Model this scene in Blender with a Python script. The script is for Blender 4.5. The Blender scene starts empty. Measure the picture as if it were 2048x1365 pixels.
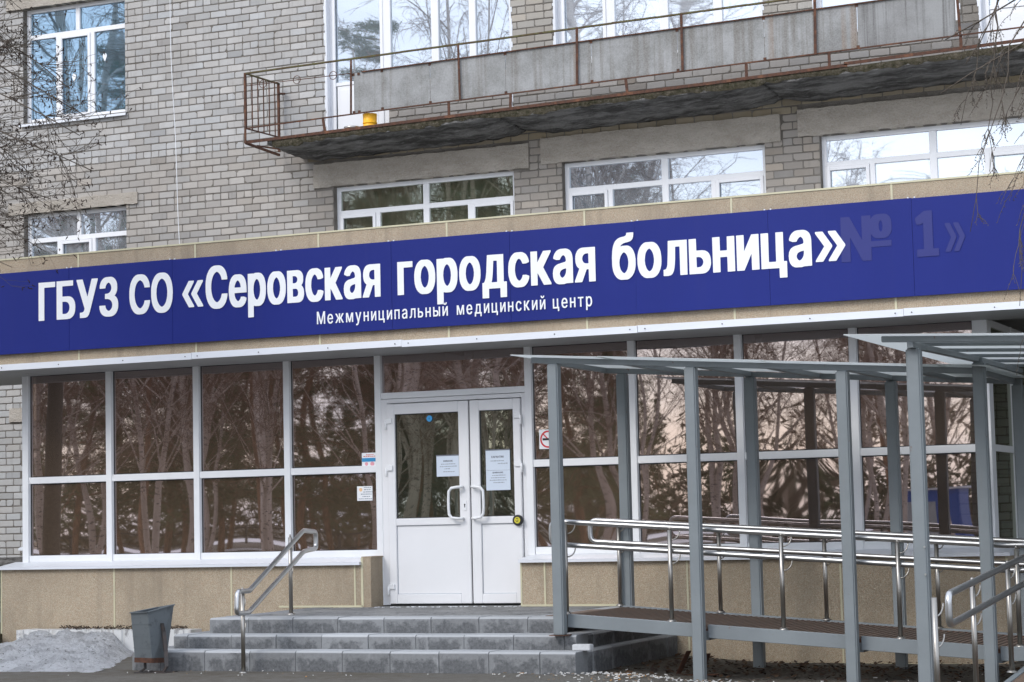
import bpy, bmesh, math, random
from mathutils import Vector, Matrix, noise
R = math.radians
scn = bpy.context.scene

# ------------------------------------------------------------ camera
cam_d = bpy.data.cameras.new('camera'); cam = bpy.data.objects.new('camera', cam_d)
scn.collection.objects.link(cam); scn.camera = cam
cam_d.sensor_width = 36.0; cam_d.lens = 73.83; cam_d.clip_start = 0.1; cam_d.clip_end = 2000
right, up, fwd = [Vector(v) for v in [(0.9146775815574437, 0.40349924363889683, -0.02352195100462698), (0.055136272596261755, -0.06691099668185674, 0.9962343649800639), (-0.4004059355709111, 0.9125301523269675, 0.08344943291421851)]]
m = Matrix((right, up, -fwd)).transposed().to_4x4(); m.translation = Vector((0, -20, 1.42))
cam.matrix_world = m

# ------------------------------------------------------------ light
SUN_EL, SUN_AZ = 38.0, 205.0          # azimuth clockwise from +Y
w = bpy.data.worlds.new('World'); scn.world = w; w.use_nodes = True
nt = w.node_tree; nt.nodes.clear()
N = nt.nodes.new; K = nt.links.new
out = N('ShaderNodeOutputWorld'); bg = N('ShaderNodeBackground'); bg.inputs['Strength'].default_value = 0.15
sky = N('ShaderNodeTexSky'); sky.sky_type = 'NISHITA'; sky.sun_disc = False
sky.sun_elevation = R(SUN_EL); sky.sun_rotation = R(SUN_AZ); sky.air_density = 1.0; sky.dust_density = 1.5; sky.ozone_density = 1.2
tc = N('ShaderNodeTexCoord'); mp = N('ShaderNodeMapping'); mp.inputs['Scale'].default_value = (1.0, 1.0, 2.2)
nz = N('ShaderNodeTexNoise'); nz.inputs['Scale'].default_value = 2.6; nz.inputs['Detail'].default_value = 7; nz.inputs['Roughness'].default_value = .58
cr = N('ShaderNodeValToRGB'); cr.color_ramp.elements[0].position = .40; cr.color_ramp.elements[1].position = .56
cr.color_ramp.elements[0].color = (0.55, .55, .55, 1)
mx = N('ShaderNodeMix'); mx.data_type = 'RGBA'; mx.inputs[7].default_value = (6.1, 6.6, 7.6, 1)
K(tc.outputs['Generated'], mp.inputs['Vector']); K(mp.outputs[0], nz.inputs['Vector']); K(nz.outputs[0], cr.inputs[0])
K(cr.outputs[0], mx.inputs[0]); K(sky.outputs[0], mx.inputs[6]); K(mx.outputs[2], bg.inputs['Color']); K(bg.outputs[0], out.inputs['Surface'])
sun_d = bpy.data.lights.new('sun', 'SUN'); sun_d.energy = 0.9; sun_d.angle = R(22); sun_d.color = (1.0, .97, .93)
sun = bpy.data.objects.new('sun', sun_d); scn.collection.objects.link(sun)
az = R(SUN_AZ); el = R(SUN_EL)
sd = Vector((math.sin(az) * math.cos(el), math.cos(az) * math.cos(el), math.sin(el)))
sun.rotation_euler = (-sd).to_track_quat('-Z', 'Y').to_euler()
scn.view_settings.view_transform = 'Standard'; scn.view_settings.look = 'None'
scn.view_settings.exposure = 0.8; scn.view_settings.gamma = 1.0
scn.cycles.max_bounces = 8; scn.cycles.transparent_max_bounces = 12

# ------------------------------------------------------------ helpers
rnd = random.Random(7)
class MB:
    def __init__(s): s.v = []; s.f = []; s.c = []; s.sm = []
    def face(s, idx, col=None, smooth=False): s.f.append(idx); s.c.append(col); s.sm.append(smooth)
    def poly(s, pts, col=None, smooth=False):
        n = len(s.v); s.v += [tuple(p) for p in pts]; s.face(tuple(range(n, n + len(pts))), col, smooth)
    def box(s, x0, x1, y0, y1, z0, z1, col=None):
        n = len(s.v)
        s.v += [(x0, y0, z0), (x1, y0, z0), (x1, y1, z0), (x0, y1, z0), (x0, y0, z1), (x1, y0, z1), (x1, y1, z1), (x0, y1, z1)]
        for q in ((0, 3, 2, 1), (4, 5, 6, 7), (0, 1, 5, 4), (1, 2, 6, 5), (2, 3, 7, 6), (3, 0, 4, 7)): s.face(tuple(n + i for i in q), col)
    def beam(s, a, b, wd, ht, col=None, upv=(0, 0, 1)):
        a = Vector(a); b = Vector(b); d = (b - a).normalized(); u = Vector(upv); sd_ = d.cross(u)
        if sd_.length < 1e-4: sd_ = d.cross(Vector((1, 0, 0)))
        sd_.normalize(); u = sd_.cross(d).normalized(); n = len(s.v)
        for p in (a, b):
            for (i, j) in ((-1, -1), (1, -1), (1, 1), (-1, 1)): s.v.append(tuple(p + sd_ * (i * wd / 2) + u * (j * ht / 2)))
        for q in ((3, 2, 1, 0), (4, 5, 6, 7), (0, 1, 5, 4), (1, 2, 6, 5), (2, 3, 7, 6), (3, 0, 4, 7)): s.face(tuple(n + i for i in q), col)
    def tube(s, pts, rad, n=8, cap=True, smooth=True, col=None):
        pts = [Vector(p) for p in pts]; k = len(pts)
        if not isinstance(rad, (list, tuple)): rad = [rad] * k
        base = len(s.v); ref = None
        for i, p in enumerate(pts):
            d = (pts[min(i + 1, k - 1)] - pts[max(i - 1, 0)])
            if d.length < 1e-9: d = Vector((0, 0, 1))
            d.normalize()
            if ref is None: ref = d.orthogonal().normalized()
            else:
                ref = ref - d * ref.dot(d)
                ref = ref.normalized() if ref.length > 1e-6 else d.orthogonal().normalized()
            bi = d.cross(ref)
            for j in range(n):
                t = 2 * math.pi * j / n; s.v.append(tuple(p + (ref * math.cos(t) + bi * math.sin(t)) * rad[i]))
        for i in range(k - 1):
            for j in range(n):
                a = base + i * n + j; b = base + i * n + (j + 1) % n; s.face((a, b, b + n, a + n), col, smooth)
        if cap:
            s.face(tuple(base + j for j in reversed(range(n))), col); s.face(tuple(base + (k - 1) * n + j for j in range(n)), col)
    def disc(s, c, r, axis='y', h=.01, n=20, col=None):
        c = Vector(c); ax = {'x': Vector((1, 0, 0)), 'y': Vector((0, 1, 0)), 'z': Vector((0, 0, 1))}[axis]
        s.tube([c - ax * h / 2, c + ax * h / 2], r, n, True, False, col)
    def build(s, name, mat=None, parent=None, bevel=0, bseg=2):
        me = bpy.data.meshes.new(name); me.from_pydata(s.v, [], s.f); me.validate()
        if any(c is not None for c in s.c) and len(me.polygons) == len(s.c):
            at = me.attributes.new('col', 'FLOAT_COLOR', 'FACE')
            at.data.foreach_set('color', [x for c in s.c for x in ((*c, 1.0) if c is not None else (.5, .5, .5, 1))])
        if len(me.polygons) == len(s.sm): me.polygons.foreach_set('use_smooth', s.sm)
        if getattr(s, 'uvf', None):
            uv = me.uv_layers.new(name='block')
            for pi, pl in enumerate(me.polygons):
                q = s.uvf.get(pi)
                for k, li in enumerate(pl.loop_indices): uv.data[li].uv = q[k] if q else (5, 5)
        o = bpy.data.objects.new(name, me); scn.collection.objects.link(o)
        if mat: me.materials.append(mat)
        if bevel:
            bm = bmesh.new(); bm.from_mesh(me)
            bmesh.ops.bevel(bm, geom=[e for e in bm.edges if len(e.link_faces) == 2 and e.calc_face_angle(0) > .5], offset=bevel, segments=bseg, affect='EDGES', clamp_overlap=True)
            bm.to_mesh(me); bm.free()
        if parent: o.parent = parent
        return o
def tag(o, label=None, cat=None, group=None, kind=None):
    if label: o['label'] = label
    if cat: o['category'] = cat
    if group: o['group'] = group
    if kind: o['kind'] = kind
    return o
def thing(name, label, cat, group=None):
    return tag(bpy.data.objects.new(name, None), label, cat, group)
def link(o): scn.collection.objects.link(o); return o
def T(name, label, cat, group=None): return link(thing(name, label, cat, group))
def copy_tree(o, parent=None):
    c = o.copy(); scn.collection.objects.link(c); c.parent = parent
    for ch in o.children: copy_tree(ch, c)
    return c
def bx(x0, x1, y0, y1, z0, z1):
    b = MB(); b.box(x0, x1, y0, y1, z0, z1); return b

# ------------------------------------------------------------ materials
class Mat:
    def __init__(s, name, col=(.5, .5, .5), rough=.6, metal=0.0, spec=.5):
        s.m = bpy.data.materials.new(name); s.m.use_nodes = True; s.nt = s.m.node_tree
        s.p = s.nt.nodes['Principled BSDF']; s.out = s.nt.nodes['Material Output']
        s.p.inputs['Base Color'].default_value = (*col, 1); s.p.inputs['Roughness'].default_value = rough
        s.p.inputs['Metallic'].default_value = metal; s.p.inputs['Specular IOR Level'].default_value = spec
        s.tc = None; s.src = None
    def n(s, t, **kw):
        x = s.nt.nodes.new('ShaderNode' + t)
        for k, v in kw.items(): setattr(x, k, v)
        return x
    def l(s, a, b): s.nt.links.new(a, b)
    def vec(s, scale=(1, 1, 1), rot=(0, 0, 0)):
        if not s.tc: s.tc = s.n('TexCoord')
        mp = s.n('Mapping'); mp.inputs['Scale'].default_value = scale; mp.inputs['Rotation'].default_value = rot
        s.l(s.tc.outputs['Object'], mp.inputs[0]); return mp.outputs[0]
    def noise(s, scale, detail=4, rough=.55, vscale=(1, 1, 1), lo=.35, hi=.65, dist=0):
        t = s.n('TexNoise'); t.inputs['Scale'].default_value = scale; t.inputs['Detail'].default_value = detail
        t.inputs['Roughness'].default_value = rough; t.inputs['Distortion'].default_value = dist
        s.l(s.vec(vscale), t.inputs['Vector'])
        r = s.n('MapRange'); r.inputs[1].default_value = lo; r.inputs[2].default_value = hi; s.l(t.outputs[0], r.inputs[0]); return r.outputs[0]
    def color(s): return s.src
    def start(s, col=None, attr=None):
        if attr: a = s.n('Attribute', attribute_name=attr); s.src = a.outputs['Color']
        else: c = s.n('RGB'); c.outputs[0].default_value = (*col, 1); s.src = c.outputs[0]
    def mix(s, fac, col, amount=1.0, mode='MIX'):
        if s.src is None: s.start(tuple(s.p.inputs['Base Color'].default_value[:3]))
        mxx = s.n('Mix', data_type='RGBA', blend_type=mode)
        if fac is None: mxx.inputs[0].default_value = amount
        elif amount != 1.0:
            mm = s.n('Math', operation='MULTIPLY'); mm.inputs[1].default_value = amount; s.l(fac, mm.inputs[0]); s.l(mm.outputs[0], mxx.inputs[0])
        else: s.l(fac, mxx.inputs[0])
        s.l(s.src, mxx.inputs[6]); mxx.inputs[7].default_value = (*col, 1); s.src = mxx.outputs[2]; s.l(s.src, s.p.inputs['Base Color'])
    def apply(s): s.l(s.src, s.p.inputs['Base Color'])
    def bump(s, fac, strength=.3, dist=.01):
        b = s.n('Bump'); b.inputs['Strength'].default_value = strength; b.inputs['Distance'].default_value = dist
        s.l(fac, b.inputs['Height']); s.l(b.outputs[0], s.p.inputs['Normal'])
    def roughmap(s, fac, a, b):
        r = s.n('MapRange'); r.inputs[3].default_value = a; r.inputs[4].default_value = b; s.l(fac, r.inputs[0]); s.l(r.outputs[0], s.p.inputs['Roughness'])

M = {}
def mk(name, *a, **k): x = Mat(name, *a, **k); M[name] = x.m; return x
x = mk('brick_face', rough=.9, spec=.2); x.start(attr='col')
x.mix(x.noise(6, 5, .6), (.38, .35, .32), .2); x.mix(x.noise(90, 3, .7, lo=.5, hi=.78), (.24, .22, .20), .3); x.mix(x.noise(.8, 6, .65, (1, 1, .8), .48, .72), (.26, .235, .205), .42)
x.mix(x.noise(2.2, 4, .6, (6, 6, .5), .58, .72), (.16, .145, .13), .25)
x.bump(x.noise(110, 4, .7), .5, .004)
x = mk('mortar', (.245, .225, .20), .95, spec=.1); x.mix(x.noise(3, 5), (.14, .125, .105), .8); x.bump(x.noise(60, 4), .8, .01)
x = mk('concrete_lintel', (.50, .45, .385), .9, spec=.2); x.mix(x.noise(3, 6, .65, (1, 1, 2.5)), (.36, .315, .26), .8); x.mix(x.noise(45, 4, .7, lo=.5, hi=.7), (.56, .53, .48), .5); x.mix(x.noise(14, 4, .7, (1, 1, 2), .55, .7), (.24, .21, .18), .4); x.bump(x.noise(40, 5, .7), .8, .012)
x = mk('concrete_slab', (.30, .29, .275), .95, spec=.1); x.mix(x.noise(2.2, 7, .7, (.6, 2, 2), .42, .58), (.08, .075, .07), .9); x.mix(x.noise(9, 6, .7, (.5, 2, 2), .55, .72), (.52, .52, .51), .6); x.bump(x.noise(14, 7, .7), 1.0, .04)
x = mk('moss_concrete', (.24, .205, .15), .95, spec=.1); x.mix(x.noise(16, 5, .7), (.06, .06, .028), .9); x.mix(x.noise(38, 4, .7, lo=.58, hi=.7), (.42, .37, .31), .8); x.bump(x.noise(30, 6, .75), 1.0, .05)
x = mk('rust', (.115, .055, .036), .85, spec=.2); x.mix(x.noise(22, 5), (.055, .035, .028), .8); x.mix(x.noise(9, 4, lo=.55, hi=.7), (.22, .10, .055), .6); x.bump(x.noise(60, 4), .6, .003)
x = mk('rust_moss', (.10, .065, .04), .9, spec=.2); x.mix(x.noise(14, 5), (.13, .13, .055), .8); x.mix(x.noise(40, 4, lo=.5, hi=.7), (.045, .04, .03), .6)
x = mk('fibre_cement', (.29, .29, .285), .85, spec=.2); x.mix(x.noise(2.3, 6, .68, lo=.42, hi=.6), (.185, .185, .175), .85)
x.mix(x.noise(1.0, 5, .6, (11, 1, .3), .5, .66), (.13, .115, .095), .75); x.mix(x.noise(1.3, 4, .6, (1, 1, 1.4), .56, .7), (.17, .165, .16), .6)
x.mix(x.noise(1.0, 3, .5, (5, 1, .1), .64, .7), (.19, .12, .07), .55); x.mix(x.noise(60, 3, .7), (.5, .5, .49), .25); x.bump(x.noise(50, 4), .25, .003)
x = mk('fibre_cement_dirty', (.27, .27, .265), .85, spec=.2); x.mix(x.noise(3, 5, .6), (.17, .165, .16), .7); x.mix(x.noise(1.0, 5, .6, (22, 1, .5), .48, .65), (.09, .085, .08), .75); x.mix(x.noise(60, 3, .7), (.4, .4, .39), .25)
x = mk('white_pvc', (.80, .80, .81), .35); x.mix(x.noise(1.5, 4), (.74, .745, .75), .5)
x = mk('white_frame', (.82, .83, .84), .4); x.mix(x.noise(2.5, 4), (.75, .76, .77), .5)
x = mk('grey_frame', (.42, .44, .45), .45); x.mix(x.noise(3, 4), (.36, .38, .39), .5)
x = mk('white_trim', (.74, .76, .80), .35); x.mix(x.noise(2, 5, .6, (.5, 1, 3)), (.62, .64, .67), .4)
x = mk('soffit', (.40, .405, .40), .6); x.mix(x.noise(1.2, 4), (.33, .335, .33), .5)
x = mk('dark_gasket', (.02, .02, .022), .5)
x = mk('pebble_dash', (.45, .37, .265), .85, spec=.25)
x.mix(x.noise(95, 3, .85, lo=.42, hi=.62), (.24, .19, .125), .75); x.mix(x.noise(160, 2, .8, lo=.52, hi=.66), (.78, .72, .60), .7); x.mix(x.noise(130, 2, .8, (1, 1.2, .9), .55, .62), (.45, .24, .14), .45); x.mix(x.noise(.9, 6, .65, (1, 1, .6), .47, .70), (.23, .19, .14), .5); x.mix(x.noise(1.0, 5, .6, (7, 7, .25), .54, .72), (.20, .17, .13), .35)
x.bump(x.noise(110, 3, .8), .5, .004)
x = mk('joint_strip', (.60, .56, .38), .6); x.mix(x.noise(4, 4, .6), (.42, .39, .29), .4)
x = mk('sign_blue', (.008, .018, .165), .45, spec=.22); x.mix(x.noise(.8, 4, .6, (1, 1, .8)), (.011, .022, .19), .8); x.mix(x.noise(200, 2), (.022, .03, .2), .3); x.mix(x.noise(1, 4, .6, (7, 1, .3), .55, .75), (.03, .035, .17), .2)
x = mk('ghost_film', (.0125, .020, .165), .48); x.mix(x.noise(200, 2), (.016, .022, .175), .3)
x = mk('white_film', (.84, .85, .86), .5); x.mix(x.noise(30, 3), (.79, .81, .83), .4)
x = mk('stainless', (.50, .50, .495), .33, 1.0)
x = mk('stainless_post', (.36, .34, .31), .34, 1.0)
x = mk('grey_paint', (.21, .235, .245), .5); x.mix(x.noise(2.2, 5, .6), (.165, .185, .195), .7); x.mix(x.noise(14, 6, .7, (1, 1, .6), .65, .70), (.15, .07, .04), .8); x.mix(x.noise(3, 4, .6, (9, 9, .4), .6, .8), (.22, .22, .21), .4)
x.bump(x.noise(40, 3), .12, .002)
x = mk('rusty_grating', (.15, .115, .09), .8); x.mix(x.noise(20, 4), (.20, .12, .08), .6)
x = mk('roof_sheet', (.55, .57, .57), .45)
tr = x.n('BsdfTranslucent'); tr.inputs[0].default_value = (.80, .82, .81, 1); ms = x.n('MixShader'); ms.inputs[0].default_value = .62
x.l(x.p.outputs[0], ms.inputs[1]); x.l(tr.outputs[0], ms.inputs[2]); x.l(ms.outputs[0], x.out.inputs[0])
x.mix(x.noise(2, 5, .6), (.42, .43, .42), .6)
x = mk('step_block', rough=.9, spec=.25); x.start(attr='col')
uvn = x.n('UVMap', uv_map='block'); sx = x.n('SeparateXYZ'); x.l(uvn.outputs[0], sx.inputs[0])
def tri(sock):
    a = x.n('Math', operation='MULTIPLY_ADD'); a.inputs[1].default_value = 2; a.inputs[2].default_value = -1; x.l(sock, a.inputs[0])
    c = x.n('Math', operation='ABSOLUTE'); x.l(a.outputs[0], c.inputs[0]); d = x.n('Math', operation='SUBTRACT'); d.inputs[0].default_value = 1; x.l(c.outputs[0], d.inputs[1]); return d.outputs[0]
tu = x.n('Math', operation='MULTIPLY'); tu.inputs[1].default_value = 2.2; x.l(tri(sx.outputs[0]), tu.inputs[0])
mn = x.n('Math', operation='MINIMUM'); x.l(tu.outputs[0], mn.inputs[0]); x.l(tri(sx.outputs[1]), mn.inputs[1])
nn = x.n('Math', operation='MULTIPLY_ADD'); nn.inputs[1].default_value = 1.5; nn.inputs[2].default_value = -.78; x.l(x.noise(5, 6, .68, (1, 1, 1.3), .25, .75), nn.inputs[0])
ad = x.n('Math', operation='ADD'); x.l(mn.outputs[0], ad.inputs[0]); x.l(nn.outputs[0], ad.inputs[1])
mr = x.n('MapRange'); mr.inputs[1].default_value = .10; mr.inputs[2].default_value = .48; x.l(ad.outputs[0], mr.inputs[0])
x.mix(mr.outputs[0], (.065, .068, .072), .78)
x.mix(x.noise(35, 4, .7), (.33, .335, .34), .28); x.mix(x.noise(9, 4, .6, (1, 1, .5), .60, .70), (.42, .425, .43), .35)
x.bump(x.noise(70, 4, .7), .35, .004)
x = mk('paving', (.25, .25, .245), .9, spec=.25); x.mix(x.noise(3, 6), (.14, .14, .14), .7); x.mix(x.noise(50, 3, lo=.6, hi=.7), (.42, .42, .41), .5); x.bump(x.noise(40, 4), .4, .005)
x = mk('ground', (.155, .145, .125), .95, spec=.2); x.mix(x.noise(.35, 6, .6), (.105, .085, .06), .9); x.mix(x.noise(7, 6, .7), (.20, .19, .17), .6); x.mix(x.noise(55, 4, .8, lo=.6, hi=.7), (.33, .31, .28), .5); x.mix(x.noise(30, 4, .8, lo=.6, hi=.7), (.045, .038, .03), .6); x.bump(x.noise(30, 6, .75), .8, .02)
x = mk('snow_dirty', (.97, .98, 1.0), .7, spec=.3); x.mix(x.noise(3, 7, .75, lo=.48, hi=.62), (.40, .40, .41), .5); x.mix(x.noise(22, 6, .8, lo=.56, hi=.64), (.10, .09, .08), .85); x.bump(x.noise(16, 6, .8), 1.0, .07)
x = mk('snow', (.75, .77, .8), .7); x.mix(x.noise(1.5, 6, .7), (.5, .5, .5), .6)
x = mk('leaf_litter', rough=.9, spec=.15); x.start(attr='col'); x.apply()
x = mk('peeling_white', (.62, .62, .61), .8); x.mix(x.noise(7, 6, .7, (1, 1, .5), .54, .62), (.24, .235, .23), .9); x.mix(x.noise(1, 4, .6, (16, 1, .6), .55, .7), (.33, .31, .28), .6)
x = mk('bin_grey', (.15, .17, .18), .5, .35); x.mix(x.noise(12, 5, .7, lo=.55, hi=.68), (.06, .06, .06), .6); x.mix(x.noise(3, 5, .6), (.12, .135, .145), .7)
x = mk('bin_dark', (.03, .028, .028), .6); x.mix(x.noise(16, 5), (.07, .045, .035), .6)
x = mk('paper', (.60, .67, .76), .7)
x = mk('white_plastic', (.80, .81, .82), .35)
x = mk('ink', (.16, .17, .20), .7); x = mk('ink_light', (.30, .33, .38), .7)
x = mk('red_print', (.62, .05, .06), .5); x = mk('black_print', (.015, .015, .017), .5)
x = mk('blue_print', (.03, .28, .55), .5); x = mk('blue_sticker', (.06, .36, .72), .4); x = mk('pink_print', (.75, .35, .40), .5)
x = mk('orange_print', (.85, .55, .30), .6); x = mk('yellow_print', (.70, .62, .05), .4)
x = mk('bucket_yellow', (.95, .48, .01), .45)
x = mk('bark_dark', (.13, .11, .09), .9, spec=.1); x.mix(x.noise(30, 4), (.07, .058, .048), .6)
x = mk('catkin', (.045, .032, .026), .9, spec=.1)
x = mk('birch_bark', (.62, .52, .45), .85, spec=.2); x.mix(x.noise(1.6, 4, .6, (4, 4, 9), .56, .62), (.06, .05, .045), .9); x.mix(x.noise(1, 3, .6, (2, 2, 1)), (.36, .29, .24), .6)
x = mk('birch_twig', (.24, .15, .11), .9, spec=.1)
x = mk('pine_bark', (.36, .19, .11), .9, spec=.1); x.mix(x.noise(5, 5, .6, (3, 3, 1)), (.09, .055, .04), .8)
x = mk('needles', rough=.8, spec=.2); x.start(attr='col'); x.apply()
x = mk('interior', (.10, .088, .078), .8); x.mix(x.noise(.7, 3), (.07, .06, .052), .6)
x = mk('interior_wall', (.19, .165, .14), .8); x.mix(x.noise(1.0, 3), (.14, .12, .10), .6)
x = mk('room_dark', (.05, .055, .06), .9); x = mk('curtain', (.34, .35, .31), .9); x.mix(x.noise(1, 3, .5, (9, 9, .2)), (.22, .235, .21), .7)
x = mk('curtain_blue', (.38, .50, .56), .9); x.mix(x.noise(1, 3, .5, (7, 7, .2)), (.22, .32, .38), .7)
x = mk('blue_cabinet', (.02, .09, .38), .45); x = mk('plant_green', (.05, .10, .03), .7); x = mk('pot', (.02, .02, .02), .6)
x = mk('butt', (.72, .70, .66), .8); x = mk('white_brick', (.55, .56, .57), .8); x.mix(x.noise(30, 4), (.4, .4, .4), .5)
def glass(name, gc, tcol, fac, wob=.0, wscale=1.2, dust=(.5, .5, .5), dust_hazef=.02):
    x = Mat(name); M[name] = x.m; nt_ = x.nt
    g = x.n('BsdfGlossy'); g.inputs['Color'].default_value = (*gc, 1); g.inputs['Roughness'].default_value = 0.012
    t = x.n('BsdfTransparent'); t.inputs[0].default_value = (*tcol, 1); ms = x.n('MixShader')
    lw = x.n('LayerWeight'); lw.inputs[0].default_value = .35
    r = x.n('MapRange'); r.inputs[3].default_value = fac; r.inputs[4].default_value = 1.0; x.l(lw.outputs['Fresnel'], r.inputs[0]); x.l(r.outputs[0], ms.inputs[0])
    if wob:
        b = x.n('Bump'); b.inputs['Strength'].default_value = 1.0; b.inputs['Distance'].default_value = wob
        x.l(x.noise(wscale, 2, .4, lo=0, hi=1), b.inputs['Height']); x.l(b.outputs[0], g.inputs['Normal'])
    x.l(t.outputs[0], ms.inputs[1]); x.l(g.outputs[0], ms.inputs[2])
    df = x.n('BsdfDiffuse'); df.inputs[0].default_value = (*dust, 1); m2 = x.n('MixShader'); m2.inputs[0].default_value = dust_hazef  # diffuse veil: some dust, plus haze painted in to lift dark reflections
    x.l(ms.outputs[0], m2.inputs[1]); x.l(df.outputs[0], m2.inputs[2]); x.l(m2.outputs[0], x.out.inputs[0])
glass('glass_bronze', (.74, .66, .68), (.40, .31, .25), .50, .0001, 1.1, (.30, .215, .145), .17)
glass('glass_clear', (.86, .92, 1.0), (.75, .80, .80), .54, .0003, 1.0, (.54, .62, .68), .20)
glass('glass_blue', (.52, .72, .90), (.50, .68, .78), .50, .0003, 1.0, (.25, .42, .52), .14)
glass('glass_bright', (.92, .96, 1.0), (.5, .55, .6), .70, .0003, 1.0, (.66, .74, .82), .30)
glass('glass_olive', (.80, .85, .74), (.70, .74, .62), .22, .0005, 1.0, (.4, .42, .3), .05)
glass('glass_door', (.66, .68, .58), (.42, .45, .37), .34, .0004, 1.0, (.36, .37, .28), .05)
# ------------------------------------------------------------ ground
def gz(x, y):
    g = .05
    t = min(1, max(0, (x + 7.4) / 1.6)); g -= .085 * t * t * (3 - 2 * t)
    if y < -12: g -= .04
    return g
xs = [-400, -200, -120, -80, -60, -45, -35, -28, -22, -18] + [-16 + .5 * i for i in range(33)] + [2, 5, 10, 20, 40, 80, 160, 400]
ys = [-600, -300, -160, -110, -80, -60, -45, -35, -28, -22, -18, -14, -11, -9] + [-8 + .5 * i for i in range(17)] + [2, 4, 8, 20, 60, 200]
b = MB(); nx = len(xs)
for y in ys:
    for x_ in xs: b.v.append((x_, y, gz(x_, y) + (.012 * noise.noise(Vector((x_ * 1.3, y * 1.3, 0))) if -8 < y < 0 else 0)))
for j in range(len(ys) - 1):
    for i in range(nx - 1): b.face((j * nx + i, j * nx + i + 1, (j + 1) * nx + i + 1, (j + 1) * nx + i), smooth=True)
tag(b.build('ground', M['ground']), kind='structure')
b = MB()   # old snow bands on the lawn across the way
for (cx, cy, rx, ry) in ((-34, -34, 11, 2.2), (-48, -44, 14, 3.5), (-22, -41, 8, 2), (-62, -60, 18, 5), (-15, -52, 10, 3), (-30, -62, 16, 3)):
    pts = []
    for k in range(26):
        a = 2 * math.pi * k / 26; q = 1 + .35 * noise.noise(Vector((cx + math.cos(a) * 2, cy + math.sin(a) * 2, 1)))
        pts.append((cx + rx * q * math.cos(a), cy + ry * q * math.sin(a), .03))
    n0 = len(b.v); b.v += pts; b.v.append((cx, cy, .16))
    for k in range(26): b.face((n0 + k, n0 + (k + 1) % 26, n0 + 26), smooth=True)
tag(b.build('snow_patches', M['snow']), kind='stuff')['label'] = 'old snow patches on the brown ground under the trees'

b = MB()
for k in range(30):
    xa, xb = -126 + 5 * k, -121 + 5 * k; b.poly([(xa, -104 + 1.3 * math.sin(xa), .05), (xb, -104 + 1.3 * math.sin(xb), .05), (xb, -84 + 1.6 * math.sin(xb * .4), .05), (xa, -84 + 1.6 * math.sin(xa * .4), .05)])
tag(b.build('snowy_road', M['snow']), kind='structure')
fe = T('fence', 'low dark rail fence along the road, mirrored in the pavilion glass', 'fence')
for k in range(30):
    bx(-92 + 2.9 * k, -91.88 + 2.9 * k, -80.06, -79.94, 0, 1.2).build('post', M['bin_dark'], fe)
for z in (.45, 1.0): bx(-92, -7.8, -79.935, -79.88, z, z + .09).build('rail', M['bin_dark'], fe)

# ------------------------------------------------------------ brick building
BY = 5.6
bld = T('brick_building', 'grey silicate brick hospital block with a long rusty balcony behind the blue sign', 'building')
CP = .102; HB = 8.89 - CP * 7 * 12       # course pitch, a header course bottom
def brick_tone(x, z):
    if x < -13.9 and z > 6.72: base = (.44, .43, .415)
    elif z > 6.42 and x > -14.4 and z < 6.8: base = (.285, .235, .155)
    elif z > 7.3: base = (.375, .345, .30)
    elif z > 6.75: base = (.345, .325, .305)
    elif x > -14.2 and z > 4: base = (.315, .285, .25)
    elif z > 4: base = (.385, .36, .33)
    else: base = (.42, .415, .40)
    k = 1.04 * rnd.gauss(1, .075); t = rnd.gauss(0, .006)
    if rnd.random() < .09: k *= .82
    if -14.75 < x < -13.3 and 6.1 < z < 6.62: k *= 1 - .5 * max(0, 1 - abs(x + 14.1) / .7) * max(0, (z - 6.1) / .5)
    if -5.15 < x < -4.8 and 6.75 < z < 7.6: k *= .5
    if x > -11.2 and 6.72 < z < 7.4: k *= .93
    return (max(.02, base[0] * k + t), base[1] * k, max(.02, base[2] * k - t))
def brick_face_poly(b, x0, x1, z0, z1, yf, col, ax='x'):
    j = lambda a: rnd.uniform(-a, a)
    c = [min(.02, abs(rnd.gauss(.007, .007))) for _ in range(4)]
    if rnd.random() < .11: c[rnd.randrange(4)] = rnd.uniform(.02, .042)
    x0 += j(.0015); x1 += j(.0015); z0 += j(.002); z1 += j(.002); tl = j(.0015)
    def ring(ins, yy):
        X0, X1, Z0, Z1 = x0 + ins, x1 - ins, z0 + ins, z1 - ins
        p = []
        for (cx, cz, sx, sz, k) in ((X0, Z0, 1, 1, 0), (X1, Z0, -1, 1, 1), (X1, Z1, -1, -1, 2), (X0, Z1, 1, -1, 3)):
            r = c[k]; r = min(r, (x1 - x0) / 2 - .002, (z1 - z0) / 2 - .012)
            r = max(r, .0015); tz = tl if sx < 0 else -tl
            a = (cx + sx * r, cz + tz); d = (cx, cz + sz * r + tz)
            p += [d, a] if k in (0, 2) else [a, d]
        return [((q[0], yy, q[1]) if ax == 'x' else (yy, q[0], q[1])) for q in p]
    s = -1 if ax == 'x' else 1
    yy = yf + j(.002)
    A = ring(0, yf + (.016 if ax == 'x' else -.016)); B = ring(.0015, yy - s * .003); Cc = ring(.006, yy)
    n = len(b.v); b.v += A + B + Cc
    for o in (0, 8):
        for i in range(8):
            q = (n + o + i, n + o + (i + 1) % 8, n + o + 8 + (i + 1) % 8, n + o + 8 + i)
            b.face(q if ax == 'x' else tuple(reversed(q)), col)
    q = tuple(range(n + 16, n + 24)); b.face(q if ax == 'x' else tuple(reversed(q)), col)
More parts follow.
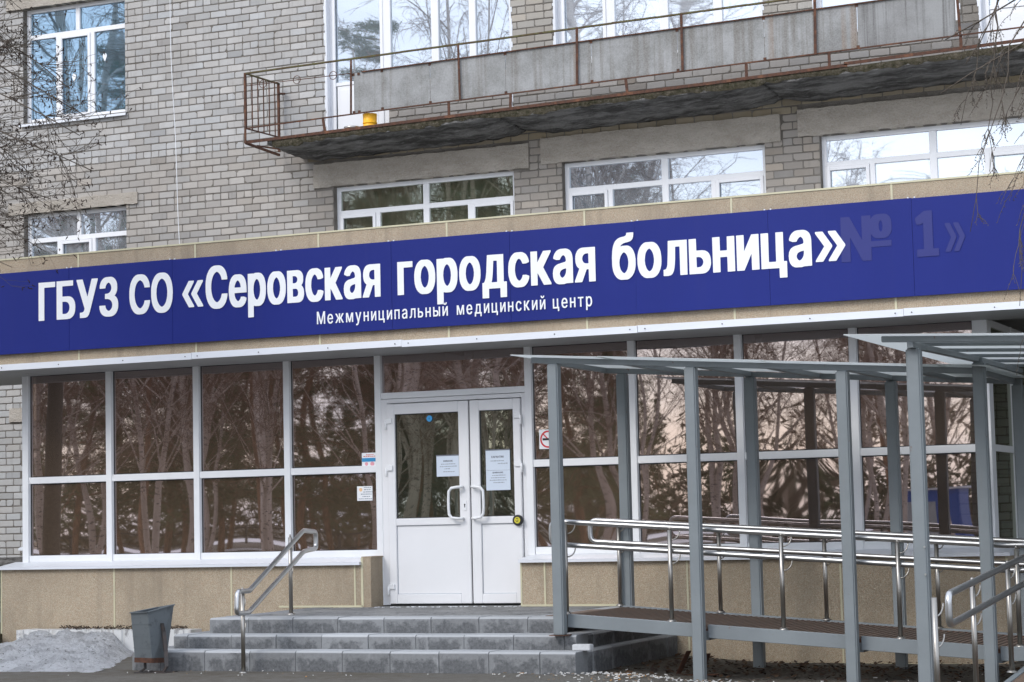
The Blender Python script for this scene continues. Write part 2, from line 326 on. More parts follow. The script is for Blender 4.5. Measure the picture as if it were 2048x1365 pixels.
def bricks(b, x0, x1, z0, z1, holes, yf, ax='x', tone=brick_tone):
    i0 = int(math.floor((z0 - HB) / CP)); i1 = int(math.ceil((z1 - HB) / CP))
    for i in range(i0, i1):
        za = HB + i * CP + .007; zb = za + CP - .014
        header = (i % 7 == 0); L = .13 if header else .26
        off = 0 if header else (.13 if (i % 2) else 0) + rnd.uniform(-.008, .008)
        free = [(x0, x1)]
        for (hx0, hx1, hz0, hz1) in holes:
            if hz1 > za + .03 and hz0 < zb - .03:
                nf = []
                for (a, c) in free:
                    if hx1 <= a or hx0 >= c: nf.append((a, c)); continue
                    if hx0 > a: nf.append((a, hx0))
                    if hx1 < c: nf.append((hx1, c))
                free = nf
        for (a, c) in free:
            k = int(math.floor((a - off) / L))
            while off + k * L < c:
                s = max(a, off + k * L) + .005; e = min(c, off + (k + 1) * L) - .005; k += 1
                if s < a + .006: s = a + .001
                if e > c - .006: e = c - .001
                if e - s < .035: continue
                brick_face_poly(b, s, e, za + .0, zb, yf, tone((s + e) / 2, za), ax)
def mortar(b, x0, x1, z0, z1, holes, y0, y1):
    zs = sorted(set([z0, z1] + [min(max(h[k], z0), z1) for h in holes for k in (2, 3)]))
    for za, zb in zip(zs, zs[1:]):
        zm = (za + zb) / 2; free = [(x0, x1)]
        for (hx0, hx1, hz0, hz1) in holes:
            if hz0 < zm < hz1:
                nf = []
                for (a, c) in free:
                    if hx1 <= a or hx0 >= c: nf.append((a, c)); continue
                    if hx0 > a: nf.append((a, hx0))
                    if hx1 < c: nf.append((hx1, c))
                free = nf
        for (a, c) in free: b.box(a, c, y0, y1, za, zb)
WT = 6.07
wins = [(-19.16, -17.34, 7.48, 9.22), (-19.16, -17.34, 4.55, 6.10), (-13.90, -11.15, 4.6, WT), (-10.45, -7.65, 4.6, WT + .03), (-6.93, -4.13, 4.6, WT + .06),
        (-13.98, -11.15, 6.70, 9.4), (-10.50, -7.62, 7.40, 9.4), (-6.93, -5.12, 7.40, 9.4), (-4.85, -1.9, 6.76, 9.4), (-19.20, -17.36, 1.16, 3.0)]
lint = [(-19.42, -17.13, 6.10, 6.27), (-14.20, -10.92, 6.07, 6.40), (-10.74, -7.43, 6.10, 6.45), (-7.20, -3.85, 6.13, 6.48), (-19.45, -17.12, 9.22, 9.40),
        (-19.42, -17.13, 3.0, 3.2)]
XW0, XW1 = -26.0, 7.0
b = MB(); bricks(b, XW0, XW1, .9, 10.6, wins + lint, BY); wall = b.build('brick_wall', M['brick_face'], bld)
b = MB(); mortar(b, XW0, XW1, -.1, 10.6, wins, BY + .007, BY + .36); b.build('mortar', M['mortar'], wall)
b = MB(); b.box(XW0, -14.0, BY - .10, BY + .006, -.2, .98); b.box(XW0, -14.0, BY - .16, BY - .10, .82, 1.0); b.build('plinth', M['concrete_slab'], bld)
def rough_beam(b, x0, x1, y0, y1, z0, z1, amp=.008, step=.07):
    n = max(2, int((x1 - x0) / step)); base = len(b.v); prof = ((y0, z0), (y0, z1), (y1, z1), (y1, z0))
    for i in range(n + 1):
        x_ = x0 + (x1 - x0) * i / n
        for k, (yy, zz) in enumerate(prof): b.v.append((x_, yy + (amp * .6 * rnd.uniform(-1, 1) if k < 2 else 0), zz + rnd.uniform(-1, 1) * amp * (1 if zz == z0 else .8)))
    for i in range(n):
        for k in range(4): q = base + i * 4; b.face((q + k, q + 4 + k, q + 4 + (k + 1) % 4, q + (k + 1) % 4))
    b.face((base, base + 1, base + 2, base + 3)); b.face(tuple(base + n * 4 + k for k in (3, 2, 1, 0)))
for (x0, x1, z0, z1) in lint:
    b = MB(); rough_beam(b, x0, x1, BY - .028, BY + .2, z0, z1); b.build('lintel', M['concrete_lintel'], bld)

def window(parent, x0, x1, z0, z1, bars_v, bars_h, sashes=(), gl='glass_clear', y=BY + .10, fw=.06, curtain=None, sill=True, frame='white_pvc', room=True, door_panel=None, curtain_rng=None):
    """bars_v: (x, za, zb, w); bars_h: (z, xa, xb, w); sashes: opening casements (xa, xb, za, zb)"""
    b = MB(); yf = y; yb = y + .07
    b.box(x0, x0 + fw, yf, yb, z0, z1); b.box(x1 - fw, x1, yf, yb, z0, z1); b.box(x0 + fw, x1 - fw, yf, yb, z0, z0 + fw); b.box(x0 + fw, x1 - fw, yf, yb, z1 - fw, z1)
    for (z, xa, xb, w_) in bars_h: b.box(max(xa, x0 + fw), min(xb, x1 - fw), yf + .003, yb, z - w_ / 2, z + w_ / 2)
    for (x_, za, zb, w_) in bars_v: b.box(x_ - w_ / 2, x_ + w_ / 2, yf + .0015, yb, max(za, z0 + fw), min(zb, z1 - fw))
    cas = []
    for (xa, xb, za, zb) in sashes:
        s = .045; cb = MB(); cas.append(cb)
        cb.box(xa, xa + s, yf - .014, yf + .02, za, zb); cb.box(xb - s, xb, yf - .014, yf + .02, za, zb); cb.box(xa + s, xb - s, yf - .014, yf + .02, za, za + s); cb.box(xa + s, xb - s, yf - .014, yf + .02, zb - s, zb)
    fr = b.build('window', M[frame], parent, .004, 1)
    for cb in cas: cb.build('casement', M[frame], fr, .004, 1)
    g = MB(); zlo = z0 + .02
    if door_panel: pass
    cuts = sorted([x0 + .02, x1 - .02] + [v[0] for v in bars_v if v[3] > .05])
    for a, c in zip(cuts, cuts[1:]): bowed(g, a, c, y + .035, zlo, z1 - .02, rnd.uniform(-.0016, .0016), 6)
    g.build('pane', M[gl], fr)
    if door_panel:
        xa, xb, za, zb = door_panel; b = MB(); b.box(xa, xb, y + .012, y + .03, za, zb); b.box(xa + .05, xb - .05, y + .006, y + .013, za + .05, zb - .05); b.build('lower_panel', M['white_pvc'], fr, .003, 1)
    if sill:
        b = MB(); b.poly([(x0 - .04, BY - .055, z0 - .03), (x1 + .04, BY - .055, z0 - .03), (x1 + .04, y + .01, z0 + .012), (x0 - .04, y + .01, z0 + .012)])
        b.box(x0 - .04, x1 + .04, BY - .058, BY - .052, z0 - .065, z0 - .03); b.build('sill', M['white_trim'], fr)
    if curtain:
        xa, xb = curtain_rng or (x0, x1); b = MB(); n = int((xb - xa) / .03); zz0, zz1 = z0, z1
        for i in range(n + 1):
            yy = y + .25 + .022 * math.sin(i * .9 + 1.3 * math.sin(i * .21)); xx = xa + (xb - xa) * i / n; b.v += [(xx, yy, zz0), (xx, yy, zz1)]
        for i in range(n): b.face((2 * i, 2 * i + 2, 2 * i + 3, 2 * i + 1), smooth=True)
        b.build('curtain', M[curtain], fr)
    if room:
        b = MB(); ya, yb_ = y + .34, y + 3.2; e = .15
        b.poly([(x0 - e, yb_, z0 - .4), (x1 + e, yb_, z0 - .4), (x1 + e, yb_, z1 + .1), (x0 - e, yb_, z1 + .1)])
        for xx in (x0 - e, x1 + e): b.poly([(xx, ya, z0 - .4), (xx, yb_, z0 - .4), (xx, yb_, z1 + .1), (xx, ya, z1 + .1)])
        for zz in (z0 - .4, z1 + .1): b.poly([(x0 - e, ya, zz), (x1 + e, ya, zz), (x1 + e, yb_, zz), (x0 - e, yb_, zz)])
        b.build('room', M['room_dark'], fr)
    return fr
def bowed(b, x0, x1, y, z0, z1, amp, n=10, ax='x'):
    base = len(b.v); ph = rnd.uniform(0, 6)
    for j in range(n + 1):
        for i in range(n + 1):
            u = i / n * 2 - 1; v = j / n * 2 - 1; d = amp * (1 - u * u) * (1 - v * v) + amp * .25 * math.sin(u * 2.2 + ph) * (1 - v * v)
            p = x0 + (x1 - x0) * i / n
            b.v.append((p, y - d, z0 + (z1 - z0) * j / n) if ax == 'x' else (y + d, p, z0 + (z1 - z0) * j / n))
    for j in range(n):
        for i in range(n):
            q = base + j * (n + 1) + i; b.face((q, q + 1, q + n + 2, q + n + 1), smooth=True)
# upper left, lower left
a0, a1 = -19.16, -17.34
window(bld, a0, a1, 7.48, 9.22, [(-18.24, 8.82, 9.2, .07), (-18.60, 7.5, 8.76, .07), (-17.98, 7.5, 8.76, .07)], [(8.79, a0, a1, .07)], [(-18.565, -18.015, 7.52, 8.76)], 'glass_blue', curtain='curtain_blue', curtain_rng=(a0, -18.55))
window(bld, a0, a1, 4.55, 6.10, [(-18.24, 5.73, 6.1, .07), (-18.60, 4.6, 5.67, .06), (-17.98, 4.6, 5.67, .06)], [(5.70, a0, a1, .07)], [(-18.57, -18.01, 4.6, 5.66)], 'glass_clear', sill=False)
window(bld, -19.20, -17.36, 1.16, 3.0, [(-18.28, 1.2, 3.0, .07)], [(2.5, -19.2, -17.36, .07)], [], 'glass_clear')
for (x0, x1, zt, gl, cu) in ((-13.90, -11.15, WT, 'glass_olive', 'curtain'), (-10.45, -7.65, WT + .03, 'glass_clear', None), (-6.93, -4.13, WT + .06, 'glass_bright', None)):
    xm = (x0 + x1) / 2 + .01; zb = zt - .37; s1 = x0 + .62; s2 = xm + .66
    fr = window(bld, x0, x1, 4.6, zt, [(xm, 4.6, zt, .09), (s1 + .02, 4.6, zb, .065), (s2, 4.6, zb, .065)], [(zb, x0, x1, .07)], [(x0 + .055, s1 - .015, 4.65, zb - .03), (s2 + .035, x1 - .055, 4.65, zb - .03)], gl, sill=False, curtain=cu)
# balcony doors and windows
window(bld, -13.98, -11.15, 6.70, 9.4, [(-13.08, 6.7, 9.4, .13), (-12.33, 7.4, 9.4, .11), (-11.76, 7.4, 9.4, .10)], [(7.53, -13.98, -13.08, .05)], [(-13.93, -13.13, 6.76, 9.38)], 'glass_clear', sill=False, door_panel=(-13.87, -13.18, 6.8, 7.50))
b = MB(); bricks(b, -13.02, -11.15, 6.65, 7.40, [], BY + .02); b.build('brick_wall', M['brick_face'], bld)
b = MB(); b.box(-13.02, -11.15, BY + .028, BY + .095, 6.6, 7.395); b.build('window_breast', M['mortar'], bld)
window(bld, -10.50, -7.62, 7.40, 9.4, [(-9.74, 7.4, 9.4, .12), (-8.99, 7.4, 9.4, .12), (-8.25, 7.4, 9.4, .12)], [], [(-10.44, -9.8, 7.46, 9.38)], 'glass_bright', sill=False)
window(bld, -6.93, -5.12, 7.40, 9.4, [(-6.1, 7.4, 9.4, .12)], [], [], 'glass_bright', sill=False)
window(bld, -4.85, -1.9, 6.76, 9.4, [(-3.95, 6.7, 9.4, .13), (-3.0, 7.4, 9.4, .1)], [(7.53, -4.8, -3.95, .05)], [(-4.80, -4.0, 6.8, 9.38)], 'glass_bright', sill=False, door_panel=(-4.75, -4.05, 6.85, 7.50))
for (x0, x1, z0, z1) in ((-13.98, -11.15, 6.70, 9.4), (-10.50, -7.62, 7.40, 9.4), (-6.93, -5.12, 7.40, 9.4), (-4.85, -1.9, 6.76, 9.4)):
    for xx, s in ((x0, 1), (x1, -1)):
        b = MB(); a, c = sorted((xx, xx + .012 * s)); b.box(a, c, BY - .003, BY + .10, z0, z1)
        z = z0
        while z < z1 - .06:
            w_ = rnd.uniform(.004, .035); h = rnd.uniform(.03, .09); a, c = sorted((xx, xx - w_ * s)); b.box(a, c, BY - .0045, BY + .004, z, min(z + h, z1)); z += h
        b.build('painted_reveal', M['white_trim'], bld)
for (x_, z_) in ((-17.78, 8.38), (-18.33, 8.13)):      # two white paper drops on the upper left window
    b = MB(); pts = []
    for k in range(14):
        a = 2 * math.pi * k / 14; r = .045; pts.append((x_ + r * .8 * math.cos(a), BY + .128, z_ + r * math.sin(a) - (.03 if math.sin(a) < -.9 else 0)))
    pp = pts + [(p[0], p[1] + .002, p[2]) for p in pts]; n = 14; b.v = pp; b.face(tuple(range(n))); b.face(tuple(reversed(range(n, 2 * n))))
    for k in range(n): b.face((k, k + n, (k + 1) % n + n, (k + 1) % n))
    tag(b.build('paper_drop', M['white_film']), 'white paper drop stuck on the blue upper left window, ' + ('nearer its right edge' if x_ > -18 else 'behind its middle casement'), 'decoration', 'paper drops on the upper left window')

# balcony: three sagging slab pieces, rusty edge angle, railing, cement sheets
BF = 4.6
def zedge(x): return 6.615 + (x + 14.7) * .0175 if x < -8 else 6.732 + (x + 8) * .022
seg = [(-14.38, -10.95), (-10.93, -7.38), (-7.36, -3.2), (-3.18, 1.5)]
slab = None
for si, (x0, x1) in enumerate(seg):
    b = MB(); n = max(8, int((x1 - x0) / .06)); m_ = 14; base = 0
    for i in range(n + 1):
        x_ = x0 + (x1 - x0) * i / n; e = min(i, n - i) * (x1 - x0) / n
        for j in range(m_ + 1):
            t = j / m_; y_ = BF + .03 + (BY - .02 - BF) * t
            th = (.055 + .09 * t) * (.55 + .45 * min(1, e / .35)) ; r = noise.noise(Vector((x_ * 5, y_ * 7, si))) * .03 + noise.noise(Vector((x_ * 17, y_ * 17, si))) * .012
            if j == 0: y_ += .04 * abs(noise.noise(Vector((x_ * 9, 3, 0))))
            b.v.append((x_, y_, zedge(x_) - .035 - th + r)); 
    for i in range(n):
        for j in range(m_): q = i * (m_ + 1) + j; b.face((q, q + 1, q + m_ + 2, q + m_ + 1), smooth=True)
    nb = len(b.v)
    for i in range(n + 1):
        x_ = x0 + (x1 - x0) * i / n; b.v.append((x_, BF + .025, zedge(x_) - .012)); b.v.append((x_, BY - .02, zedge(x_) - .008))
    for i in range(n):
        q = nb + 2 * i; b.face((q, q + 2, q + 3, q + 1)); lo = i * (m_ + 1); b.face((lo, lo + m_ + 1, q + 2, q)); 
        b.face((lo + m_, q + 1, q + 3, lo + 2 * m_ + 1))
    for i, flip in ((0, 0), (n, 1)):
        f = [i * (m_ + 1) + j for j in range(m_ + 1)] + [nb + 2 * i + 1, nb + 2 * i]; b.face(tuple(f if flip else reversed(f)))
    o = b.build('balcony_slab', M['concrete_slab'], bld)
    if si == 0: slab = o
# crumbling mossy front lip under the angle
b = MB(); n = 330
for i in range(n + 1):
    x_ = -14.3 + 15.7 * i / n; h = .035 + .03 * noise.noise(Vector((x_ * 1.1, 0, 0))) + .022 * noise.noise(Vector((x_ * 8, 0, 3))); h = max(.008, h); yo = .012 * noise.noise(Vector((x_ * 12, 5, 0)))
    z1_ = zedge(x_) - .016; h = h * 1.5 + .02
    for (yy, zz) in ((BF + .012 + yo, z1_), (BF + .008 + yo * 1.5, z1_ - h * .5), (BF + .03 + yo, z1_ - h), (BF + .09, z1_ - h * .9), (BF + .09, z1_)): b.v.append((x_, yy, zz))
for i in range(n):
    for k in range(5): q = i * 5; b.face((q + k, q + (k + 1) % 5, q + 5 + (k + 1) % 5, q + 5 + k))
b.build('crumbled_edge', M['moss_concrete'], slab)
b = MB(); pts = [-14.72 + .45 * i for i in range(19)] + [-6.28]
def strip(b, xs_, dz=0, h=.035):
    for xa, xb in zip(xs_, xs_[1:]):
        b.beam((xa, BF, zedge(xa) + dz), (xb, BF, zedge(xb) + dz), .012, h); b.beam((xa, BF + .03, zedge(xa) + dz + h / 2), (xb, BF + .03, zedge(xb) + dz + h / 2), .07, .008)
strip(b, pts); strip(b, [-6.32 + .5 * i for i in range(16)], .02)
b.beam((-14.70, BF, zedge(-14.7) - .01), (-14.70, BY - .1, zedge(-14.7) - .04), .03, .03)
b.beam((-14.62, BF + .15, zedge(-14.7) - .03), (-14.2, BY - .3, zedge(-14.7) - .08), .02, .02)
b.build('edge_angle', M['rust'], slab)
ZR = lambda x: 7.575 + (x + 14.7) * .012
ZM = lambda x: 7.40 + (x + 13.05) * .016 if x > -13.05 else 7.40
ZL = lambda x: 6.845 + (x + 13.05) * .0165 if x > -13.05 else 6.81 + (x + 14.7) * .021
b = MB(); Xs = [-14.70 + .6 * i for i in range(28)]
for xa, xb in zip(Xs, Xs[1:]): b.beam((xa, BF, ZR(xa) + rnd.uniform(-.003, .003)), (xb, BF, ZR(xb)), .035, .02)
b.beam((-14.70, BF, ZR(-14.7)), (-14.70, BY - .08, ZR(-14.7) + .02), .03, .016)
b.build('top_rail', M['rust_moss'], slab)
b = MB()
for xa, xb in zip(Xs[3:], Xs[4:]):
    b.beam((max(xa, -13.05), BF, ZM(max(xa, -13.05))), (xb, BF, ZM(xb)), .025, .014)
for xa, xb in zip(Xs, Xs[1:]): b.beam((xa, BF, ZL(xa)), (xb, BF, ZL(xb)), .02, .016)
b.beam((-14.70, BF, 6.81), (-14.70, BY - .08, 6.83), .025, .014)
b.tube([(-14.70, BF, 7.40), (-13.05, BF, 7.40)], .006, 5)
for rx in (-14.42, -13.89, -13.33):
    for k in range(16):
        a, c = 2 * math.pi * k / 16, 2 * math.pi * (k + 1) / 16
        b.beam((rx + .055 * math.cos(a), BF - .004, 7.40 + .055 * math.sin(a)), (rx + .055 * math.cos(c), BF - .004, 7.40 + .055 * math.sin(c)), .006, .008)
b.build('ring_rail', M['rust'], slab)
for (x_, za, zb, w_) in [(-14.70, 6.60, 7.58, .03), (-13.05, 6.85, 7.58, .026), (-11.46, 6.86, 7.61, .026), (-9.78, 6.9, 7.64, .032), (-8.37, 6.92, 7.65, .032), (-6.65, 6.94, 7.67, .034), (-4.93, 6.97, 7.69, .03), (-3.2, 7.0, 7.71, .03), (-1.6, 7.0, 7.73, .03)]:
    b = MB(); lean = rnd.uniform(-.02, .03) if x_ > -14 else 0; b.beam((x_ + lean, BF - .02, za), (x_, BF - .012, zb), w_, .012, upv=(0, 1, 0)); b.build('post', M['rust'], slab)
for (x_, lean) in [(-13.47, -.03), (-11.62, 0), (-10.74, .01), (-9.12, -.02), (-7.55, 0), (-6.5, 0), (-4.9, 0), (-3.0, 0)]:
    b = MB(); b.beam((x_, BF, zedge(x_)), (x_ + lean, BF, ZL(x_)), .035, .014, upv=(0, 1, 0)); b.build('foot_post', M['rust'], slab)
b = MB()
for k in range(6):
    y_ = BF + .02 + .155 * k; b.beam((-14.70, y_, 6.82), (-14.70, y_, 7.58), .012, .012)
b.beam((-14.70, BY - .10, 6.62), (-14.70, BY - .10, 7.60), .03, .03); b.beam((-14.70, BY - .12, 7.45), (-14.62, BY - .05, 7.45), .05, .02)
b.build('end_railing', M['rust'], slab)
pe = [-13.03, -11.89, -10.80, -9.60, -8.44, -7.31, -6.14, -4.95]
for i, (xa, xb) in enumerate(zip(pe, pe[1:])):
    b = MB(); n0 = 0; za, zb = ZL(xa) + .008, ZL(xb) + .008; ya, yb_ = BF + .012, BF + .02
    for (xx, zl_, zh_) in ((xa + .004, za, ZM(xa) - .004), (xb - .004, zb, ZM(xb) - .004)): b.v += [(xx, ya, zl_), (xx, yb_, zl_), (xx, yb_, zh_), (xx, ya, zh_)]
    b.f = [(0, 4, 7, 3), (1, 2, 6, 5), (0, 1, 5, 4), (3, 7, 6, 2), (0, 3, 2, 1), (4, 5, 6, 7)]; b.c = [None] * 6; b.sm = [False] * 6
    b.build('cement_panel', M['fibre_cement_dirty' if i == 6 else 'fibre_cement'], slab)
for x_ in pe + [-12.6, -12.95]:
    for zf in (ZM, ZL):
        s = -.02 if zf is ZM else .022; b = MB(); b.box(x_ - .018, x_ + .018, BF + .004, BF + .011, zf(x_) + s - .018, zf(x_) + s + .018); b.build('clip', M['rust'], slab)
# things standing on the balcony
b = MB()
prof = [(.0, 0), (.095, 0), (.10, .02), (.09, .045), (.085, .055), (.098, .06), (.10, .075), (.092, .08), (.095, .16), (.098, .19)]
n = 20
for (r, z) in prof:
    for k in range(n): b.v.append((-12.86 + r * math.cos(2 * math.pi * k / n), BF + .14 + r * math.sin(2 * math.pi * k / n), zedge(-12.86) + .01 + z))
for i in range(len(prof) - 1):
    for k in range(n): b.face((i * n + k, i * n + (k + 1) % n, (i + 1) * n + (k + 1) % n, (i + 1) * n + k), smooth=True)
tag(b.build('bucket', M['bucket_yellow']), 'bright yellow plastic bucket standing on the balcony behind the first grey panel', 'bucket')
b = MB(); b.tube([(-13.13, BF + .14, zedge(-13.1) + .01), (-13.13, BF + .14, zedge(-13.1) + .025), (-13.13, BF + .14, zedge(-13.1) + .055)], [.08, .10, .112], 20)
tag(b.build('bowl', M['stainless_post']), 'shallow metal bowl standing on the balcony edge left of the yellow bucket', 'bowl')
b = MB(); pts = [(-16.53 + .21 * t / 20 + .01 * math.sin(t * .7), 5.53 - .05 * math.sin(math.pi * t / 20), 10.2 - 5.85 * t / 20) for t in range(21)]
b.tube(pts, .0045, 5); tag(b.build('cable', M['white_film']), 'thin white cable hanging down the brick wall between the left windows and the balcony', 'cable')

# ------------------------------------------------------------ entrance pavilion
pav = T('entrance_pavilion', 'glazed entrance pavilion with pebble-dash fascia, bronze glass and pebble-dash base wall', 'entrance pavilion')
ZT = 3.205; ZB = 1.03
FX0, FX1 = -17.2, 4.2
b = MB(); b.box(FX0, FX1, -.95, -.75, 3.20, 4.41); b.box(FX0, FX0 + .2, -.75, 1.0, 3.20, 4.41); b.build('fascia', M['pebble_dash'], pav)
b = MB(); b.box(FX0 + .2, -14.95, -.75, 1.05, 3.19, 4.36); b.box(-14.95, FX1, -.75, BY - .01, 3.32, 4.36); b.build('roof', M['soffit'], pav)
jx = [-16.53 - .0, -15.03, -13.53, -12.03, -10.53, -9.05, -7.55, -6.04, -4.49, -2.99, -1.49, .01, 1.51, 3.01]
b = MB()
for x_ in jx: bx(x_ - .010, x_ + .010, -.9545, -.94, 3.235, 4.41).build('joint_strip', M['joint_strip'], pav)
bx(FX0, FX1, -.958, -.93, 4.405, 4.422).build('top_strip', M['joint_strip'], pav)
b = MB()
tj = [FX0 - .03, -14.6, -12.06, -9.56, -7.01, -4.41, -1.9, .7, FX1]
for i, (xa, xb) in enumerate(zip(tj, tj[1:])):
    dy = -.004 * (i % 2); dz = .004 * ((i * 7) % 3 - 1)
    b.box(xa + .002, xb - .002, -1.0 + dy, -.985 + dy, 3.168 + dz, 3.236 + dz); b.box(xa + .002, xb - .002, -.985 + dy, -.945, 3.226 + dz, 3.236 + dz)
b.build('edge_trim', M['white_trim'], pav)
for xa, xb in zip(tj[:-2], tj[1:-1]):
    for q in (.03, .33, .66, .97):
        b = MB(); b.disc((xa + (xb - xa) * q, -1.006, 3.20), .006, 'y', .006, 8); b.build('screw', M['dark_gasket'], pav)
b = MB(); 
for i, (xa, xb) in enumerate(zip(tj, tj[1:])): b.box(xa + .001, xb - .001, -.985, .03, 3.172 + .002 * (i % 2), 3.188)
b.build('soffit', M['soffit'], pav)
b = MB(); b.box(FX0 + .01, -14.93, .03, 1.04, 3.172, 3.1885); b.build('soffit', M['soffit'], pav)
# base wall
def basewall(x0, x1, jn, endl, endr):
    b = MB(); b.box(x0, x1, -.33, -.02, -.3, .985); o = b.build('base_wall', M['pebble_dash'], pav, .004, 1)
    for x_ in jn: bx(x_ - .009, x_ + .009, -.3345, -.325, -.3, .985).build('joint_strip', M['joint_strip'], o)
    b = MB(); zf, zk = .985, 1.035
    X0, X1 = x0 - (.03 if endl else 0), x1 + (.03 if endr else 0)
    b.poly([(X0, -.375, zf), (X1, -.375, zf), (X1, -.01, zk), (X0, -.01, zk)]); b.box(X0, X1, -.379, -.373, zf - .03, zf + .001)
    for xx in (X0, X1): b.poly([(xx, -.375, zf - .03), (xx, -.01, zf - .03), (xx, -.01, zk), (xx, -.375, zf)])
    b.build('sill', M['white_trim'], pav)
    return o
basewall(-15.06, -10.42, [-15.05, -13.52, -12.01, -10.50], True, False)
b = MB(); b.box(-10.418, -10.31, -.332, -.02, .50, 1.03); b.box(-10.419, -10.30, -.334, -.018, 1.03, 1.042); o = b.build('pier', M['pebble_dash'], pav)
for q in ((-10.425, -10.40, .52, 1.03), (-11.42, -10.41, .512, .532), (-8.60, -7.42, .512, .532), (-7.0, -3.7, -.06, -.035)): bx(q[0], q[1], -.336, -.326, q[2], q[3]).build('joint_strip', M['joint_strip'], pav)
basewall(-8.60, -3.69, [-8.59, -8.33, -6.81, -5.27, -3.70], False, True)
b = MB(); b.box(-3.99, -3.69, -.02, BY - .3, -.3, 1.0); b.build('base_wall', M['pebble_dash'], pav)
b = MB(); b.box(-15.06, -14.85, -.02, BY - .1, -.3, 1.0); b.build('base_wall', M['pebble_dash'], pav)
# glazing
mull = [-14.92, -13.77, -12.61, -11.455, -10.335, -8.585, -7.44, -6.31, -5.145, -3.94]
for i, x_ in enumerate(mull):
    b = MB(); w_ = .075 if i else .085
    if x_ == -3.94: b.box(x_ - .04, x_ + .10, -.065, .05, 1.02, ZT - .01)
    else: b.box(x_ - w_ / 2, x_ + w_ / 2, -.06, .05, (1.02 if i not in (4, 5) else .52), ZT - .01)
    b.build('mullion', M['white_frame'], pav, .004, 1)
def bay(i, xa, xb, z0, z1, ztr, gl='glass_bronze'):
    b = MB(); y0, y1 = -.045, .03
    b.box(xa, xb, y0, y1, z0, z0 + .075); b.box(xa, xb, y0, y1, z1 - .02, z1); b.box(xa, xa + .006, y0 + .004, y1, z0 + .075, z1 - .02); b.box(xb - .006, xb, y0 + .004, y1, z0 + .075, z1 - .02)
    if ztr: b.box(xa, xb, y0 - .004, y1, ztr - .037, ztr + .037)
    o = b.build('window', M['white_frame'], pav, .003, 1)
    for (za, zb) in (((z0 + .07, ztr - .035), (ztr + .035, z1 - .015)) if ztr else ((z0 + .07, z1 - .015),)):
        g = MB(); bowed(g, xa - .005, xb + .005, -.012, za, zb, rnd.choice((-1, 1)) * rnd.uniform(.0004, .0015), 14); g.build('pane', M[gl], o)
        e = MB(); t = .012
        e.box(xa, xa + t, -.02, -.006, za, zb); e.box(xb - t, xb, -.02, -.006, za, zb); e.box(xa + t, xb - t, -.02, -.006, zb - t, zb); e.box(xa + t, xb - t, -.02, -.006, za, za + t); e.build('gasket', M['dark_gasket'], o)
for i in range(9):
    xa, xb = mull[i] + .0375, mull[i + 1] - .0375
    if i == 0: xa += .005
    if i == 8: xb = -3.98
    if i == 4:
        b = MB(); b.box(xa, xb, -.05, .03, 2.705, 2.77); o = b.build('transom', M['white_frame'], pav, .003, 1)
        g = MB(); bowed(g, xa, xb, -.012, 2.765, ZT - .02, .0008, 12); g.build('pane', M['glass_bronze'], o)
    else: bay(i, xa, xb, 1.03, ZT - .01, 1.965)
# right side return, glazed, with brick pier wall behind it
b = MB()
for (ya, yb_) in ((.05, .12), (1.15, 1.21), (2.3, 2.36)): b.box(-3.90, -3.84, ya, yb_, 1.03, ZT - .01)
for z in (1.05, 1.965, ZT - .05): b.box(-3.895, -3.845, .12, 2.3, z - .03, z + .035)
o = b.build('side_window', M['white_frame'], pav)
g = MB(); bowed(g, .06, 2.34, -3.87, 1.04, ZT - .03, .001, 8, 'y'); g.build('pane', M['glass_door'], o)
b = MB(); bricks(b, .2, 5.5, .2, 2.95, [], -4.22, 'y', lambda x, z: tuple(c * rnd.gauss(1, .06) for c in (.40, .385, .36))); b.build('side_brick_wall', M['brick_face'], pav)
bx(-4.45, -4.23, .2, 5.5, .2, 2.95).build('mortar', M['mortar'], pav)
# interior
b = MB(); b.box(-14.85, -4.46, -.018, BY - .4, .35, .50); b.build('floor', M['interior'], pav)
b = MB(); b.box(-14.85, -4.46, 3.9, 4.0, .5, 3.3); b.box(-14.84, -14.78, .05, 3.9, .5, 3.3); b.box(-11.0, -10.9, 1.8, 3.9, .5, 3.3); b.box(-8.1, -8.0, 1.6, 3.9, .5, 3.3); b.build('inner_wall', M['interior_wall'], pav)
for (x_, y_) in ((-13.1, .9), (-11.9, 2.5), (-10.1, 1.4), (-6.6, 1.1), (-5.6, 2.2)): bx(x_ - .12, x_ + .12, y_, y_ + .24, .5, 3.3).build('column', M['interior_wall'], pav)
b = MB(); b.box(-10.1, -9.62, .45, .50, .52, 2.7); b.build('inner_door', M['interior_wall'], pav)
# plant seen through the right windows
ks = T('blue_shed', 'blue metal shed across the way, mirrored in the bottom right pane of the pavilion', 'shed')
bx(-15.5, -13.4, -46.5, -45.0, 0, 2.0).build('body', M['blue_cabinet'], ks)
bx(-15.6, -13.3, -46.6, -44.9, 2.0, 2.07).build('roof', M['white_trim'], ks); bx(-15.3, -14.2, -44.998, -44.97, .1, 1.55).build('door', M['grey_frame'], ks)
pl = T('potted_plant', 'green spiky potted plant standing inside the glass right of the second canopy post', 'plant')
b = MB(); b.tube([(-5.98, .3, 1.03), (-5.98, .3, 1.28), (-5.98, .3, 1.34)], [.07, .085, .09], 14); b.build('pot', M['pot'], pl)
b = MB()
for k in range(26):
    a = rnd.uniform(0, 6.28); L = rnd.uniform(.2, .38); p = Vector((-5.98, .3, 1.33)); d = Vector((math.cos(a) * .5, math.sin(a) * .5, 1)).normalized(); q = [p]
    for s in range(5): d = (d + Vector((math.cos(a) * .15, math.sin(a) * .15, -.16))).normalized(); q.append(q[-1] + d * L / 5)
    b.tube(q, [.004, .010, .011, .009, .005, .001], 4)
b.build('leaves', M['plant_green'], pl)
